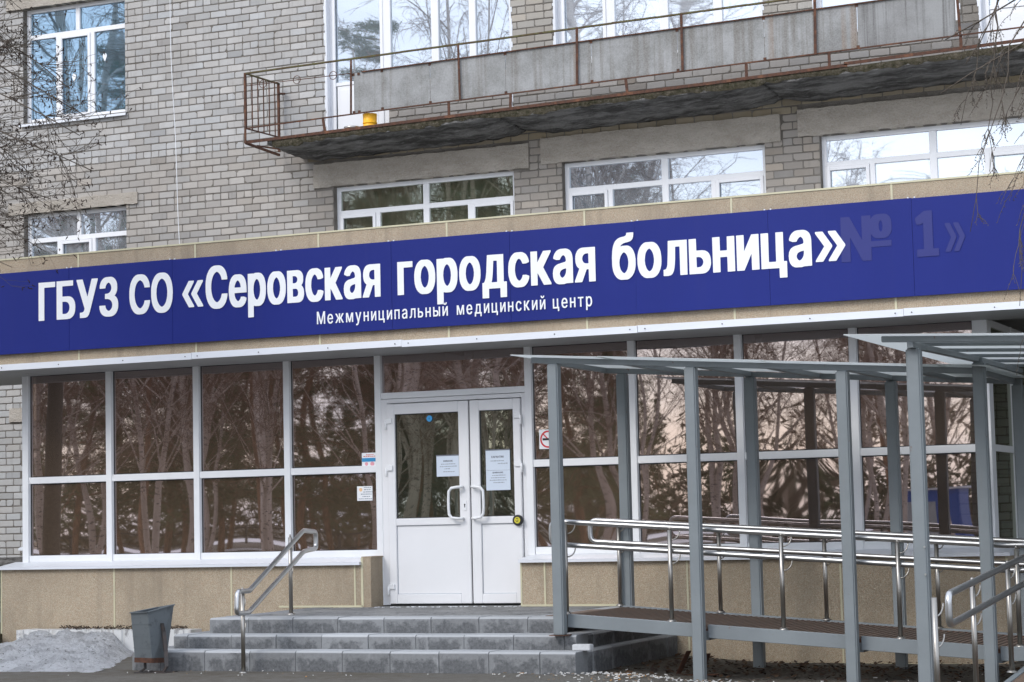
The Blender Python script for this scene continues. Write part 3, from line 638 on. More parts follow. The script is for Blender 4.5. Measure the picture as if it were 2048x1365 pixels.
b = MB(); b.box(-6.3, -5.7, .18, .45, 1.0, 1.03); b.box(-6.25, -6.2, .2, .43, .5, 1.0); b.box(-5.8, -5.75, .2, .43, .5, 1.0); tag(b.build('shelf', M['interior_wall']), 'low shelf inside the glass carrying the potted plant', 'shelf')

# door set
b = MB(); y0, y1 = -.055, .03
b.box(-10.30, -10.225, y0, y1, .52, 2.70); b.box(-8.665, -8.62, y0, y1, .52, 2.70); b.box(-10.225, -8.665, y0, y1, 2.655, 2.70)
dset = b.build('door_frame', M['white_pvc'], pav, .004, 1)
def leaf(x0, x1, gx0, gx1, hinge):
    """leaf is a part of the pavilion; its pane, handle, hinges and panel are sub-parts"""
    z0, z1 = .535, 2.645; b = MB(); ya, yb_ = -.085, -.015
    b.box(x0, gx0, ya, yb_, z0, z1); b.box(gx1, x1, ya, yb_, z0, z1); b.box(gx0, gx1, ya, yb_, 2.535, z1); b.box(gx0, gx1, ya, yb_, 1.355, 1.43); b.box(gx0, gx1, ya, yb_, z0, .635)
    o = b.build('door_leaf', M['white_pvc'], pav, .005, 2)
    b = MB(); b.box(gx0, gx1, -.066, -.03, .635, 1.355); b.build('lower_panel', M['white_pvc'], o)
    e = MB(); 
    for (za, zb) in ((.635, 1.355),):
        t = .005
        for q in ((gx0, gx0 + t, za, zb), (gx1 - t, gx1, za, zb), (gx0, gx1, za, za + t), (gx0, gx1, zb - t, zb)): e.box(q[0], q[1], -.0675, -.060, q[2], q[3])
    e.build('panel_bead', M['ink_light'], o)
    g = MB(); bowed(g, gx0 - .003, gx1 + .003, -.055, 1.425, 2.54, .0015, 10); g.build('pane', M['glass_door'], o)
    e = MB(); t = .009
    for q in ((gx0, gx0 + t, 1.43, 2.535), (gx1 - t, gx1, 1.43, 2.535), (gx0 + t, gx1 - t, 2.526, 2.535), (gx0 + t, gx1 - t, 1.43, 1.439)): e.box(q[0], q[1], -.064, -.056, q[2], q[3])
    e.build('gasket', M['dark_gasket'], o)
    for z in (2.45, 1.95, .70):
        if x0 > -9.3 and z < 1: continue
        xh = x0 - .012 if hinge < 0 else x1 + .012; b = MB(); b.tube([(xh, -.095, z - .075), (xh, -.095, z + .02)], .013, 10); b.box(*((xh, xh + .075) if hinge < 0 else (xh - .075, xh)), -.102, -.086, z - .012, z + .045); b.build('hinge', M['white_plastic'], o, .003, 1)
    # D-shaped pull handle
    xh = (x1 - .075) if hinge < 0 else (x0 + .03); s = -1 if hinge < 0 else 1; b = MB()
    pts = [(xh + s * .0, -.088, 1.745), (xh, -.13, 1.745), (xh + s * .05, -.15, 1.742), (xh + s * .105, -.15, 1.735), (xh + s * .135, -.15, 1.70), (xh + s * .14, -.15, 1.60), (xh + s * .14, -.15, 1.52), (xh + s * .135, -.15, 1.46), (xh + s * .105, -.15, 1.425), (xh + s * .05, -.15, 1.418), (xh, -.13, 1.415), (xh, -.088, 1.415)]
    b.tube(pts, .015, 10); b.build('handle', M['white_plastic'], o)
    return o
l1 = leaf(-10.215, -9.262, -10.125, -9.378, -1); l2 = leaf(-9.245, -8.672, -9.138, -8.752, 1)
b = MB(); b.box(-9.335, -9.300, -.091, -.085, 1.50, 1.60); o = b.build('lock_plate', M['white_plastic'], l1); b = MB(); b.disc((-9.318, -.093, 1.56), .008, 'y', .005, 10); b.box(-9.3215, -9.3145, -.095, -.090, 1.53, 1.56); b.build('keyhole', M['black_print'], l1)
b = MB(); b.box(-9.258, -9.249, -.06, -.03, .54, 2.64); b.build('meeting_gasket', M['dark_gasket'], l1)
b = MB(); b.box(-10.225, -8.665, -.05, -.02, .52, .535); b.build('threshold', M['dark_gasket'], pav)
# ------------------------------------------------------------ lettering (outlines stored as thousandths of an em)
GA = "Г35,-12,152,-12,160,-6,162,631,169,634,409,635,413,642,413,731,410,738,38,739,31,736,29,-4;Б34,-11,275,-12,329,-5,358,6,392,30,413,52,432,85,443,114,451,152,456,208,454,254,443,314,432,341,413,371,396,391,376,406,354,419,331,427,288,433,168,433,162,435,161,441,162,632,169,634,404,635,408,642,408,731,405,738,38,739,31,736,29,-4|164,93,161,100,161,326,168,331,219,331,262,322,281,311,296,298,309,279,319,255,324,228,324,204,318,170,310,150,289,120,261,101,241,95,215,92;У61,-11,150,-12,196,-6,218,2,234,13,259,46,283,105,464,712,466,731,462,738,336,739,328,736,235,408,230,398,226,402,123,736,115,739,-8,739,-14,736,-15,719,-11,702,164,168,153,129,135,105,111,95,64,93,58,90,57,-4;З168,746,135,738,108,724,80,702,60,678,44,651,29,608,23,579,22,535,30,529,146,530,150,534,155,564,166,592,182,614,200,629,218,638,226,638,248,625,261,610,277,578,284,544,282,512,273,484,252,453,222,433,191,425,140,422,138,329,140,324,145,322,185,322,220,316,244,306,264,292,283,269,297,238,303,204,299,172,289,144,272,120,250,100,224,88,195,99,168,124,154,148,143,195,139,199,15,199,11,191,14,144,25,98,45,57,65,31,99,4,139,-14,172,-20,248,-22,282,-19,305,-14,331,-3,353,10,380,34,411,80,429,134,433,161,434,219,430,256,423,288,414,310,396,339,380,357,352,379,375,402,390,424,409,471,416,526,412,598,403,632,383,675,358,706,325,731,302,741,279,747;С352,743,314,748,241,748,209,745,172,734,150,722,124,704,90,668,57,615,38,570,18,490,11,426,11,300,18,238,27,195,40,154,56,115,74,82,102,45,124,23,150,4,180,-10,209,-18,250,-22,329,-20,376,-8,414,14,446,42,479,88,502,141,515,191,519,232,515,240,391,240,387,235,370,179,345,138,311,107,292,97,275,92,241,106,205,139,179,179,160,224,145,288,139,350,141,401,151,471,162,510,185,562,211,596,234,616,258,630,278,635,301,626,323,612,346,589,366,558,379,526,387,492,391,488,511,487,519,491,515,535,504,581,488,622,470,654,446,685,416,712,385,731;О341,745,308,748,241,748,209,745,172,734,150,722,124,704,90,668,56,612,35,559,17,485,11,425,11,300,25,206,41,151,56,114,74,82,103,44,124,23,151,4,180,-10,210,-18,248,-22,300,-22,341,-18,381,-5,425,22,458,56,475,80,494,115,510,154,523,195,533,245,541,356,538,432,524,525,510,575,478,642,447,684,426,704,400,723,372,736|275,93,246,103,220,122,197,148,175,184,162,215,151,254,145,289,139,351,145,440,157,496,174,540,192,572,219,604,244,623,275,635,306,623,330,605,358,572,375,541,389,507,400,464,409,395,409,359,405,294,398,255,375,186,350,145,328,121,305,105;е152,559,130,552,110,543,78,517,50,481,24,425,9,360,3,300,5,212,15,145,30,98,51,55,85,15,109,-3,136,-15,164,-22,258,-23,289,-19,310,-11,338,4,358,21,375,41,392,69,403,98,408,119,406,140,349,161,286,161,281,158,269,127,251,104,229,88,214,84,185,102,159,136,141,180,134,226,141,231,411,232,414,239,414,320,411,356,402,409,388,451,370,485,349,513,316,540,290,553,260,560|136,329,136,341,145,375,159,405,173,426,193,445,209,453,218,452,234,441,250,422,268,391,279,352,281,329,275,327;р26,-215,147,-214,149,-208,151,-14,195,-23,269,-23,292,-21,318,-13,351,9,374,32,392,60,413,108,429,178,434,250,433,324,423,395,404,454,385,490,355,526,336,541,314,553,278,560,194,561,172,557,151,550,140,553,30,553,22,549,22,-208|226,86,211,94,199,105,181,129,170,151,156,200,149,271,155,336,170,390,184,416,197,434,214,448,228,453,245,444,261,428,276,405,286,382,301,319,304,255,295,189,279,141,255,106,241,93;о155,559,132,553,109,541,74,512,49,478,25,426,9,360,3,301,5,214,15,146,27,105,51,56,72,29,109,-3,131,-14,160,-22,246,-23,274,-20,312,-7,344,16,376,55,403,112,419,176,424,230,424,309,413,391,399,436,377,481,354,511,319,541,295,552,270,559|214,454,229,447,244,434,270,395,288,341,296,284,293,222,276,156,263,129,247,106,230,92,214,84,196,92,182,105,169,122,155,149,139,200,132,266,139,334,146,365,157,395,170,417,184,434,200,448;в25,552,22,545,23,-9,30,-12,265,-12,302,-8,331,2,358,21,378,46,392,78,400,118,400,175,393,215,374,252,342,286,362,307,374,325,381,346,385,370,384,439,376,469,365,492,349,513,328,531,302,544,278,550,249,553|149,229,221,229,239,222,254,208,265,185,270,155,264,126,246,104,233,96,218,92,155,91,149,93,147,222|149,328,147,334,149,450,155,452,200,450,216,446,232,436,249,417,256,392,252,370,243,352,228,338,209,330,176,326;с288,555,258,561,170,560,136,554,109,541,74,512,52,484,26,430,15,392,5,324,3,235,9,178,25,111,46,65,72,28,110,-4,130,-14,154,-20,179,-23,258,-23,289,-17,318,-4,341,13,370,46,391,85,403,120,406,151,401,159,346,178,286,178,280,174,268,139,250,110,230,92,211,85,194,95,171,119,154,151,144,181,135,228,132,265,139,334,147,369,160,400,175,424,195,444,215,454,236,442,261,411,278,369,284,365,347,365,398,382,404,388,404,410,396,439,383,470,369,494,351,516,331,533;к408,-11,411,-4,408,16,260,280,406,525,408,534,407,550,400,553,264,551,152,370,149,379,148,550,141,553,25,552,22,545,23,-9,30,-12,141,-12,148,-9,149,180,152,189,266,-9,275,-12;я371,552,151,553,118,550,88,542,68,531,55,522,35,501,12,459,2,419,-1,376,2,325,10,290,22,261,39,238,68,213,70,208,-15,16,-17,-4,-14,-11,112,-12,120,-10,206,185,210,191,218,193,241,193,247,186,249,-10,255,-12,366,-12,373,-9,374,545|244,289,200,290,172,298,151,312,136,338,129,368,135,404,151,431,178,448,214,454,240,454,246,450,247,296;г26,-11,141,-12,149,-8,151,448,158,451,328,452,331,459,331,545,328,552,30,553,23,550,22,-4;д395,552,89,553,82,550,62,262,49,179,34,130,15,96,9,92,-15,91,-19,85,-19,-160,-16,-167,101,-168,108,-166,109,-20,111,-14,118,-12,326,-12,331,-20,332,-166,339,-168,450,-168,457,-165,458,86,451,92,405,92,399,99,399,545|266,450,272,442,271,96,264,92,165,92,162,99,174,142,188,239,203,445,210,451;б159,-21,266,-22,294,-14,316,-2,351,28,371,55,387,82,405,130,415,172,420,218,420,304,409,376,390,430,376,458,360,480,340,501,320,516,298,526,274,531,194,531,161,523,157,525,164,538,177,551,208,569,248,580,312,591,340,602,357,614,375,636,386,666,392,709,392,732,388,739,274,739,270,735,263,705,248,690,226,682,152,670,114,654,83,632,62,609,41,571,29,539,18,499,11,454,3,345,5,210,16,140,38,79,70,31,90,11,110,-3,132,-14|218,425,232,417,250,402,273,365,287,318,293,255,286,192,271,144,249,107,228,89,214,83,195,92,176,110,152,147,136,204,132,264,140,318,157,366,185,404,201,418;л-23,-10,55,-12,98,-4,116,6,128,17,149,52,164,104,174,171,181,264,186,442,188,448,194,451,256,451,261,448,263,444,264,-8,271,-12,382,-12,389,-10,391,545,388,551,69,553,62,551,54,315,44,169,36,134,24,109,9,97,-21,91,-25,88,-26,-4;ь25,552,22,545,23,-9,30,-12,248,-12,290,-7,315,3,342,21,363,45,380,78,392,116,396,146,395,211,386,258,371,292,359,311,340,330,316,346,296,354,251,361,152,362,149,369,148,550,141,553|152,256,190,257,219,250,243,232,259,208,267,176,262,148,245,118,220,99,185,92,156,92,150,96,149,249;н396,-11,399,-4,398,550,391,553,273,551,271,545,269,334,262,331,158,331,151,333,149,339,148,550,141,553,25,552,22,545,23,-9,30,-12,147,-10,149,-4,151,224,158,227,262,227,268,225,271,219,272,-9,279,-12;и25,552,22,545,23,-9,30,-12,140,-12,148,-9,270,244,273,234,274,-9,281,-12,398,-11,401,-4,399,550,392,553,284,553,276,551,152,298,149,308,148,550,141,553;а376,-11,379,-4,378,398,370,449,356,488,339,514,318,534,291,549,262,558,242,561,151,560,120,554,91,542,61,519,34,485,12,434,12,406,70,381,131,381,136,385,148,409,165,432,185,449,202,455,224,441,238,422,247,395,250,365,243,350,228,341,101,314,78,305,45,285,25,264,6,225,-2,166,2,98,18,49,36,21,57,1,84,-14,111,-21,208,-23,252,-12|248,234,251,228,249,182,243,156,231,130,214,106,195,91,178,83,164,87,144,105,131,130,129,159,139,186,151,202,174,216,204,227;№32,-10,151,-12,159,-8,161,387,168,380,329,-4,336,-11,452,-12,459,-9,461,200,464,207,741,208,748,210,749,296,745,304,468,304,462,306,461,311,462,420,468,416,485,387,507,365,535,350,559,345,649,344,672,349,690,357,709,371,734,404,750,444,757,480,758,598,754,631,744,669,727,701,705,725,684,739,655,748,572,749,548,747,522,738,499,722,482,704,464,674,461,680,461,732,458,738,339,739,332,737,331,352,328,342,159,736,150,739,38,739,31,737,29,-4|604,452,594,461,584,480,577,511,576,544,577,580,583,610,594,631,604,640,615,629,624,609,632,552,626,490,615,462;1294,739,169,738,27,630,27,601,48,521,110,520,148,542,152,542,154,535,154,116,146,111,48,111,41,108,39,-4,44,-11,384,-12,391,-8,390,108,384,111,306,111,302,112,299,118,299,731;ц446,-166,449,-159,450,86,444,92,402,92,398,100,397,550,390,553,279,553,272,550,270,98,262,92,158,92,151,94,149,100,149,549,141,553,25,552,22,545,23,-9,30,-12,318,-12,322,-20,324,-165,330,-167;«290,-11,293,-4,290,15,148,225,289,432,292,455,284,461,174,460,166,454,20,241,17,232,18,214,170,-9,179,-12|504,-11,507,-4,504,15,361,225,503,434,505,455,498,461,386,460,374,446,233,241,230,232,230,215,384,-10,392,-12;»11,-11,122,-12,131,-9,284,214,284,234,281,242,136,454,128,460,18,461,10,455,12,432,154,225,11,15,8,-4|224,-11,335,-12,344,-10,498,215,495,240,349,454,341,460,230,461,222,455,225,434,367,225,223,14,221,-4"
GB = "М509,729,421,731,412,725,308,290,283,171,279,165,144,725,135,731,52,731,46,728,44,5,48,-2,110,-3,115,-1,117,4,116,490,119,509,243,5,246,-1,252,-3,305,-3,313,2,432,500,438,508,438,4,440,-1,446,-3,504,-3,511,0,512,722;е201,552,162,552,130,543,97,520,77,496,54,454,40,415,26,348,22,294,22,239,30,166,41,118,61,69,81,38,112,6,138,-7,176,-14,205,-14,229,-10,253,0,274,15,295,37,313,66,328,106,331,129,325,135,285,151,266,152,261,149,244,106,224,84,206,74,192,70,166,75,140,94,115,132,101,178,96,236,102,239,330,239,336,241,338,248,337,322,331,375,321,421,306,462,286,498,261,525,234,543|96,320,96,340,106,385,118,416,136,443,152,458,176,468,196,465,215,454,236,430,250,400,261,351,264,326,262,320,256,318,102,318;ж12,-1,85,-3,93,0,201,219,209,227,212,226,214,220,214,5,217,-1,278,-3,285,1,286,220,288,226,291,227,299,219,406,0,415,-3,487,-1,488,5,479,25,357,276,485,534,486,542,414,544,405,541,299,322,291,315,288,317,286,322,286,536,283,542,222,544,215,540,214,322,212,317,209,315,201,322,94,541,85,544,14,542,15,534,143,275,12,8;м434,543,344,544,336,540,238,153,234,159,138,540,129,544,46,544,39,541,38,5,41,-2,101,-3,109,2,111,342,118,330,203,2,211,-3,261,-3,268,-1,271,5,361,346,364,331,365,2,372,-3,429,-3,436,0,437,536;у49,-207,94,-210,126,-201,141,-189,154,-174,175,-132,193,-72,335,529,337,539,334,544,269,544,261,539,176,156,172,149,168,156,85,539,76,544,15,544,8,541,134,-1,120,-68,104,-108,95,-118,85,-124,52,-121,45,-126,34,-195,37,-201;н321,-2,324,5,323,541,316,544,260,544,252,540,250,324,244,322,118,322,111,324,109,330,109,540,101,544,41,543,38,536,39,0,46,-3,101,-3,109,1,111,233,118,236,244,236,250,233,252,228,252,1,260,-3;ц364,-158,368,-150,368,78,361,83,328,84,323,91,322,540,315,544,260,544,252,539,251,87,244,83,118,83,112,85,109,91,109,539,102,544,42,544,38,536,39,1,46,-3,294,-4,297,-11,298,-154,305,-158;и41,543,38,536,39,0,46,-3,99,-3,109,1,244,331,251,344,254,332,255,2,262,-3,322,-2,326,5,324,541,318,544,265,544,256,540,118,204,112,197,109,209,109,539,101,544;п41,-2,101,-3,109,2,109,451,111,457,118,459,244,459,251,455,252,4,254,-1,260,-3,315,-3,322,0,323,536,320,543,46,544,39,541,38,5;а303,-2,307,5,307,379,304,416,294,460,280,492,269,510,251,528,234,539,212,548,191,552,151,552,128,547,89,526,61,498,40,458,29,422,30,415,76,391,94,390,98,394,114,429,132,451,159,467,172,469,185,468,206,456,224,431,234,391,234,352,226,339,212,331,135,313,91,299,64,281,46,262,29,230,20,189,18,134,27,79,41,45,58,20,79,2,104,-10,131,-14,161,-14,179,-10,205,3,234,32,236,29,237,4,240,-2|234,253,236,195,233,168,225,138,211,109,194,88,170,73,149,69,124,78,104,98,92,129,91,165,101,198,119,218,144,231,228,254;л0,-2,44,-1,70,7,93,29,111,68,123,116,130,178,136,258,141,451,142,457,149,459,238,459,245,455,246,2,254,-3,310,-3,317,0,318,536,315,543,80,544,73,541,66,295,57,155,49,120,39,98,26,88,1,83,-3,79,-3,5;ь42,544,38,536,39,1,46,-3,191,-3,238,4,263,19,286,44,302,72,314,105,320,144,322,189,318,229,308,266,299,288,279,316,261,332,240,344,215,350,111,354,109,540,101,544|112,264,178,266,198,263,220,250,237,229,244,210,249,186,247,146,233,112,210,91,194,85,178,83,118,83,111,86,109,258;ы42,544,38,536,39,1,46,-3,191,-3,238,4,263,19,286,44,302,72,314,105,320,144,322,189,318,229,308,266,299,288,279,316,261,332,240,344,215,350,111,354,109,540,101,544|408,544,350,544,345,542,343,538,343,5,345,-1,350,-3,408,-3,412,-1,414,4,414,536,412,542|112,264,178,266,198,263,220,250,237,229,244,210,249,186,247,146,233,112,210,91,194,85,178,83,118,83,111,86,109,258;й41,543,38,536,39,0,46,-3,99,-3,109,1,244,331,251,344,254,332,255,2,262,-3,322,-2,326,5,324,541,318,544,265,544,256,540,118,204,112,197,109,209,109,539,101,544|87,756,89,718,102,674,121,644,148,622,171,617,198,617,215,622,242,642,260,670,275,718,278,751,275,758,223,758,217,726,209,708,196,693,181,686,168,693,156,706,148,722,141,758,94,759;д320,544,98,544,90,540,72,245,61,169,49,122,33,89,26,84,7,82,3,76,3,-151,7,-159,66,-159,73,-156,74,-11,76,-5,82,-3,301,-4,304,-11,306,-156,312,-159,368,-159,375,-155,375,78,369,83,330,83,324,90,324,536|249,459,253,451,253,88,245,83,118,84,115,90,129,144,139,212,156,455,164,459;с208,551,164,552,134,544,108,529,80,499,61,469,41,419,32,382,23,318,22,242,26,190,36,138,54,85,78,41,106,11,135,-6,171,-14,202,-14,225,-9,250,2,273,20,291,42,310,75,323,109,330,142,325,150,286,166,264,168,260,164,246,120,232,99,209,77,182,70,161,76,141,92,125,116,110,152,100,196,95,249,97,319,111,390,126,424,140,444,158,460,176,467,191,468,209,461,223,450,236,434,249,410,259,378,264,374,282,375,322,391,328,396,316,448,303,478,288,501,270,521,251,535,231,545;к331,-2,333,4,326,20,200,280,330,534,331,541,324,544,254,544,246,541,131,319,125,312,118,311,111,313,109,319,109,540,101,544,41,543,38,536,39,0,46,-3,101,-3,109,1,109,218,114,224,131,224,139,223,143,218,248,0,256,-3;т115,-3,172,-3,177,-1,179,4,180,458,188,462,290,464,292,470,292,536,288,544,5,544,-3,540,-3,470,-1,464,100,462,108,456,108,5,110,-1;р42,-206,101,-207,109,-202,111,40,143,4,166,-10,188,-14,212,-14,249,-7,277,11,302,40,325,85,338,122,350,186,354,240,353,321,342,400,326,451,302,499,270,533,252,543,234,550,184,552,161,546,136,529,111,498,108,504,108,538,105,543,46,544,38,539,38,-199|196,71,179,75,164,85,149,100,134,126,125,150,115,191,108,271,115,351,132,412,146,436,162,454,178,464,195,468,212,464,229,454,243,439,257,415,273,364,282,290,282,250,277,198,271,170,259,131,248,110,232,89,215,76"
GC = "К530,-9,531,15,315,375,519,710,522,735,394,735,206,425,199,421,170,421,162,429,161,734,154,738,52,737,51,-8,154,-11,161,-6,162,312,168,319,200,319,212,312,403,-8;А216,738,206,724,0,15,-1,-6,6,-11,117,-8,176,192,366,193,377,185,432,-8,545,-10,549,-4,548,16,337,732,329,738|272,549,343,302,340,295,211,294,204,299;Р54,-10,154,-11,161,-6,164,254,310,257,368,270,399,286,428,311,465,369,480,419,487,471,485,542,476,592,460,636,438,673,402,705,375,721,344,732,291,738,58,738,50,734,49,-2|165,358,163,632,260,635,289,631,315,620,336,604,351,584,371,526,371,468,353,412,324,380,289,362,249,357;Н539,-9,541,735,438,738,430,734,427,425,170,423,162,431,161,734,154,738,52,737,51,-8,154,-11,161,-6,164,320,421,322,429,314,430,-6,438,-11;Т206,-11,305,-11,313,-5,314,631,321,636,494,637,497,730,493,738,24,738,16,734,19,637,191,636,199,630,199,-2;И548,737,430,738,421,734,165,233,162,732,154,738,51,735,52,-9,169,-11,178,-7,434,495,436,-5,444,-11,549,-8;В52,737,51,-8,322,-9,366,-3,408,12,440,34,470,71,488,111,498,171,495,249,481,298,449,349,406,381,449,422,463,449,472,480,474,571,454,645,415,698,390,715,350,732,296,738|164,318,282,319,316,309,346,288,372,251,385,201,379,160,356,123,324,102,288,94,164,94|164,420,164,633,279,634,324,616,350,584,363,538,356,491,333,452,305,431,276,421;М667,736,532,738,524,734,360,203,194,734,185,738,51,736,52,-9,151,-11,159,-5,162,441,305,-2,315,-11,404,-11,412,-5,555,440,557,-5,565,-11,668,-8;Е446,-9,449,84,445,91,170,92,162,100,164,315,419,317,427,325,427,411,422,419,164,422,162,631,170,636,442,636,447,644,446,735,52,737,51,-8"
def parse(s):
    d = {}
    for e in s.split(';'):
        k, v = e[0], e[1:]; d[k] = [[(int(t[i]) / 1000, int(t[i + 1]) / 1000) for i in range(0, len(t), 2)] for t in (q.split(',') for q in v.split('|'))]
    return d
GLY = {'A': parse(GA), 'B': parse(GB), 'C': parse(GC)}
def lettering(name, text, font, x0, x1, zbase, em, yf, mat, parent, gap=.032, ext=.0015, space=.22):
    G = GLY[font]; cur = 0; items = []
    for ch in text:
        if ch == ' ': cur += space; continue
        px = [p[0] for l in G[ch] for p in l]; mn, mxx = min(px), max(px)
        if ch == '»' and font == 'A' and items: cur += .03
        items.append((ch, cur - mn))
        cur += mxx - mn + gap + (.03 if ch == '«' else 0)
    total = cur - gap; cu = bpy.data.curves.new(name, 'CURVE'); cu.dimensions = '2D'; cu.fill_mode = 'BOTH'; cu.extrude = ext
    fx = (x1 - x0) / (total * em)
    for ch, ox in items:
        for l in G[ch]:
            sp = cu.splines.new('POLY'); sp.points.add(len(l) - 1)
            for i, (px, py) in enumerate(l): sp.points[i].co = ((px + ox) * em * fx, (py + (.05 if ch in '«»' else 0)) * em, 0, 1)
            sp.use_cyclic_u = True
    tmp = bpy.data.objects.new('tmp', cu); scn.collection.objects.link(tmp)
    dg = bpy.context.evaluated_depsgraph_get(); me = bpy.data.meshes.new_from_object(tmp.evaluated_get(dg)); bpy.data.objects.remove(tmp)
    me.transform(Matrix(((1, 0, 0, x0), (0, 0, -1, yf), (0, 1, 0, zbase), (0, 0, 0, 1)))); me.materials.clear(); me.materials.append(mat)
    o = bpy.data.objects.new(name, me); scn.collection.objects.link(o); o.parent = parent; return o
sign = T('hospital_sign', 'long blue sign board with white Cyrillic hospital name along the pavilion fascia', 'sign')
sj = [-16.6, -14.95, -13.62, -12.29, -10.98, -9.66, -8.34, -7.01, -5.67, -4.30, -2.95, -1.6, -.25, 1.1, 2.45, 3.8]
for i, (xa, xb) in enumerate(zip(sj, sj[1:])):
    b = MB(); dy = .002 * ((i * 5) % 3); b.box(xa + .001, xb - .001, -1.0 - dy, -.962, 3.35 + .002 * ((i * 3) % 3 - 1), 4.252 + .002 * ((i * 7) % 3 - 1)); b.build('panel', M['sign_blue'], sign)
YS = -1.008
for (tx, x0, x1, em) in (('ГБУЗ', -14.02, -12.975, .563), ('СО', -12.83, -12.28, .563), ('«Серовская', -12.16, -9.785, .60), ('городская', -9.59, -7.425, .60), ('больница»', -7.25, -4.93, .60)):
    lettering('lettering', tx, 'A', x0, x1, 3.698 if em < .6 else 3.70, em, YS, M['white_film'], sign)
for (tx, x0, x1) in (('Межмуниципальный', -10.53, -9.03), ('медицинский', -8.93, -7.965), ('центр', -7.885, -7.47)):
    lettering('lettering', tx, 'B', x0, x1, 3.452, .178, YS, M['white_film'], sign, gap=.13)
for (tx, x0, x1) in (('№', -4.97, -4.49), ('1', -4.27, -4.06), ('»', -4.0, -3.82)):
    lettering('ghost_lettering', tx, 'A', x0, x1, 3.71, .56, YS + .003, M['ghost_film'], sign, ext=.0006)
for x_ in sj[2:-2]:
    for s in (-.03, .03): bx(x_ + s - .006, x_ + s + .006, -1.004, -.99, 4.252, 4.264).build('clip', M['white_trim'], sign)

# ------------------------------------------------------------ notices and stickers
def sheet(name, label, cat, x0, x1, z0, z1, y, mat='paper'):
    b = MB(); b.box(x0, x1, y - .0008, y, z0, z1); return tag(b.build(name, M[mat]), label, cat)
def lines(parent, x0, x1, zs_, y, h, mat='ink_light'):
    b = MB()
    for (z, a, c) in zs_:
        x_ = x0 + (x1 - x0) * a; e = x0 + (x1 - x0) * c
        while x_ < e:
            L = min(rnd.uniform(.010, .03), e - x_); b.box(x_, x_ + L, y - .0016, y - .0008, z, z + h * rnd.uniform(.7, 1)); x_ += L + .005
    return b.build('text_lines', M[mat], parent)
YN = -.070
o = sheet('paper_notice', 'landscape paper notice behind the glass of the wide left door leaf', 'notice', -9.645, -9.385, 1.86, 2.075, YN)
lettering('lettering', 'ВНИМАНИЕ', 'C', -9.565, -9.455, 2.012, .024, YN - .0016, M['ink'], o, ext=.0003)
lines(o, -9.645, -9.385, [(1.985, .2, .85), (1.96, .15, .9), (1.935, .35, .6), (1.905, .3, .8)], YN, .010)
bx(-9.65, -9.38, YN - .003, YN, 2.074, 2.086).build('tape', M['ink'], o)
o = sheet('paper_notice', 'tall paper notice in two sheets on the narrow right door leaf', 'notice', -9.075, -8.80, 1.70, 2.115, YN)
lettering('lettering', 'КАРАНТИН', 'C', -9.01, -8.87, 2.035, .030, YN - .0016, M['ink'], o, ext=.0003)
lettering('lettering', 'ВНИМАНИЕ', 'C', -9.0, -8.88, 1.875, .022, YN - .0016, M['ink'], o, ext=.0003)
lines(o, -9.075, -8.80, [(2.0, .2, .75), (1.972, .5, .9), (1.85, .25, .8), (1.825, .2, .8), (1.80, .15, .85), (1.775, .3, .75)], YN, .010)
b = MB(); b.box(-9.08, -8.795, YN - .003, YN, 2.112, 2.124); b.box(-9.075, -8.80, YN - .0014, YN - .0007, 1.905, 1.907); b.build('tape', M['ink'], o)
b = MB(); b.disc((-9.72, -.068, 2.475), .033, 'y', .002, 24); o = tag(b.build('round_sticker', M['blue_sticker']), 'round light blue sticker at the top of the wide door pane', 'sticker')
b = MB(); b.disc((-9.72, -.0695, 2.475), .011, 'y', .001, 12); b.build('emblem', M['blue_print'], o)
YG = -.022
o = sheet('sticker', 'small sticker with blue band and pink print in the upper pane beside the door', 'sticker', -10.555, -10.375, 2.0, 2.14, YG, 'white_film')
bx(-10.553, -10.377, YG - .002, YG - .0009, 2.045, 2.085).build('blue_band', M['blue_print'], o)
b = MB(); b.disc((-10.50, YG - .0015, 2.022), .02, 'y', .001, 10); b.disc((-10.43, YG - .0015, 2.02), .025, 'y', .001, 10); b.build('pink_print', M['pink_print'], o); lines(o, -10.555, -10.375, [(2.115, .3, .8), (2.098, .1, .9)], YG, .009, 'red_print')
o = sheet('sticker', 'square white sticker with orange sun and text in the lower pane beside the door', 'sticker', -10.62, -10.435, 1.63, 1.785, YG, 'white_film')
b = MB(); b.disc((-10.575, YG - .0015, 1.748), .02, 'y', .001, 12); b.build('orange_sun', M['orange_print'], o)
lines(o, -10.62, -10.435, [(1.765, .45, .95), (1.742, .45, .9), (1.718, .4, 1.), (1.695, .25, .95), (1.67, .35, .85), (1.645, .1, .98)], YG, .011)
o = sheet('no_smoking_sign', 'white no smoking sign with a red ring, half behind the first canopy post', 'sign', -8.485, -8.285, 2.11, 2.31, YG, 'white_film')
b = MB(); n = 32; c = Vector((-8.385, YG - .0015, 2.21))
def ringmesh(b, c, r0, r1, n=32):
    s = len(b.v)
    for k in range(n):
        a = 2 * math.pi * k / n
        for r in (r0, r1): b.v.append((c.x + r * math.cos(a), c.y, c.z + r * math.sin(a)))
    for k in range(n): q = s + 2 * k; t = s + 2 * ((k + 1) % n); b.face((q, t, t + 1, q + 1))
ringmesh(b, c, .072, .09); b.beam((c.x - .055, c.y + .0003, c.z + .055), (c.x + .055, c.y + .0003, c.z - .055), .0004, .014, upv=(1, 0, 1)); b.build('red_ring', M['red_print'], o)
b = MB(); b.box(c.x - .062, c.x + .035, c.y - .0010, c.y - .0004, c.z - .011, c.z + .011); b.box(c.x + .04, c.x + .062, c.y - .0010, c.y - .0004, c.z - .011, c.z + .011); b.build('cigarette', M['black_print'], o)
lk = T('round_lock', 'round black door puck with a yellow face on the right edge of the narrow leaf', 'door puck')
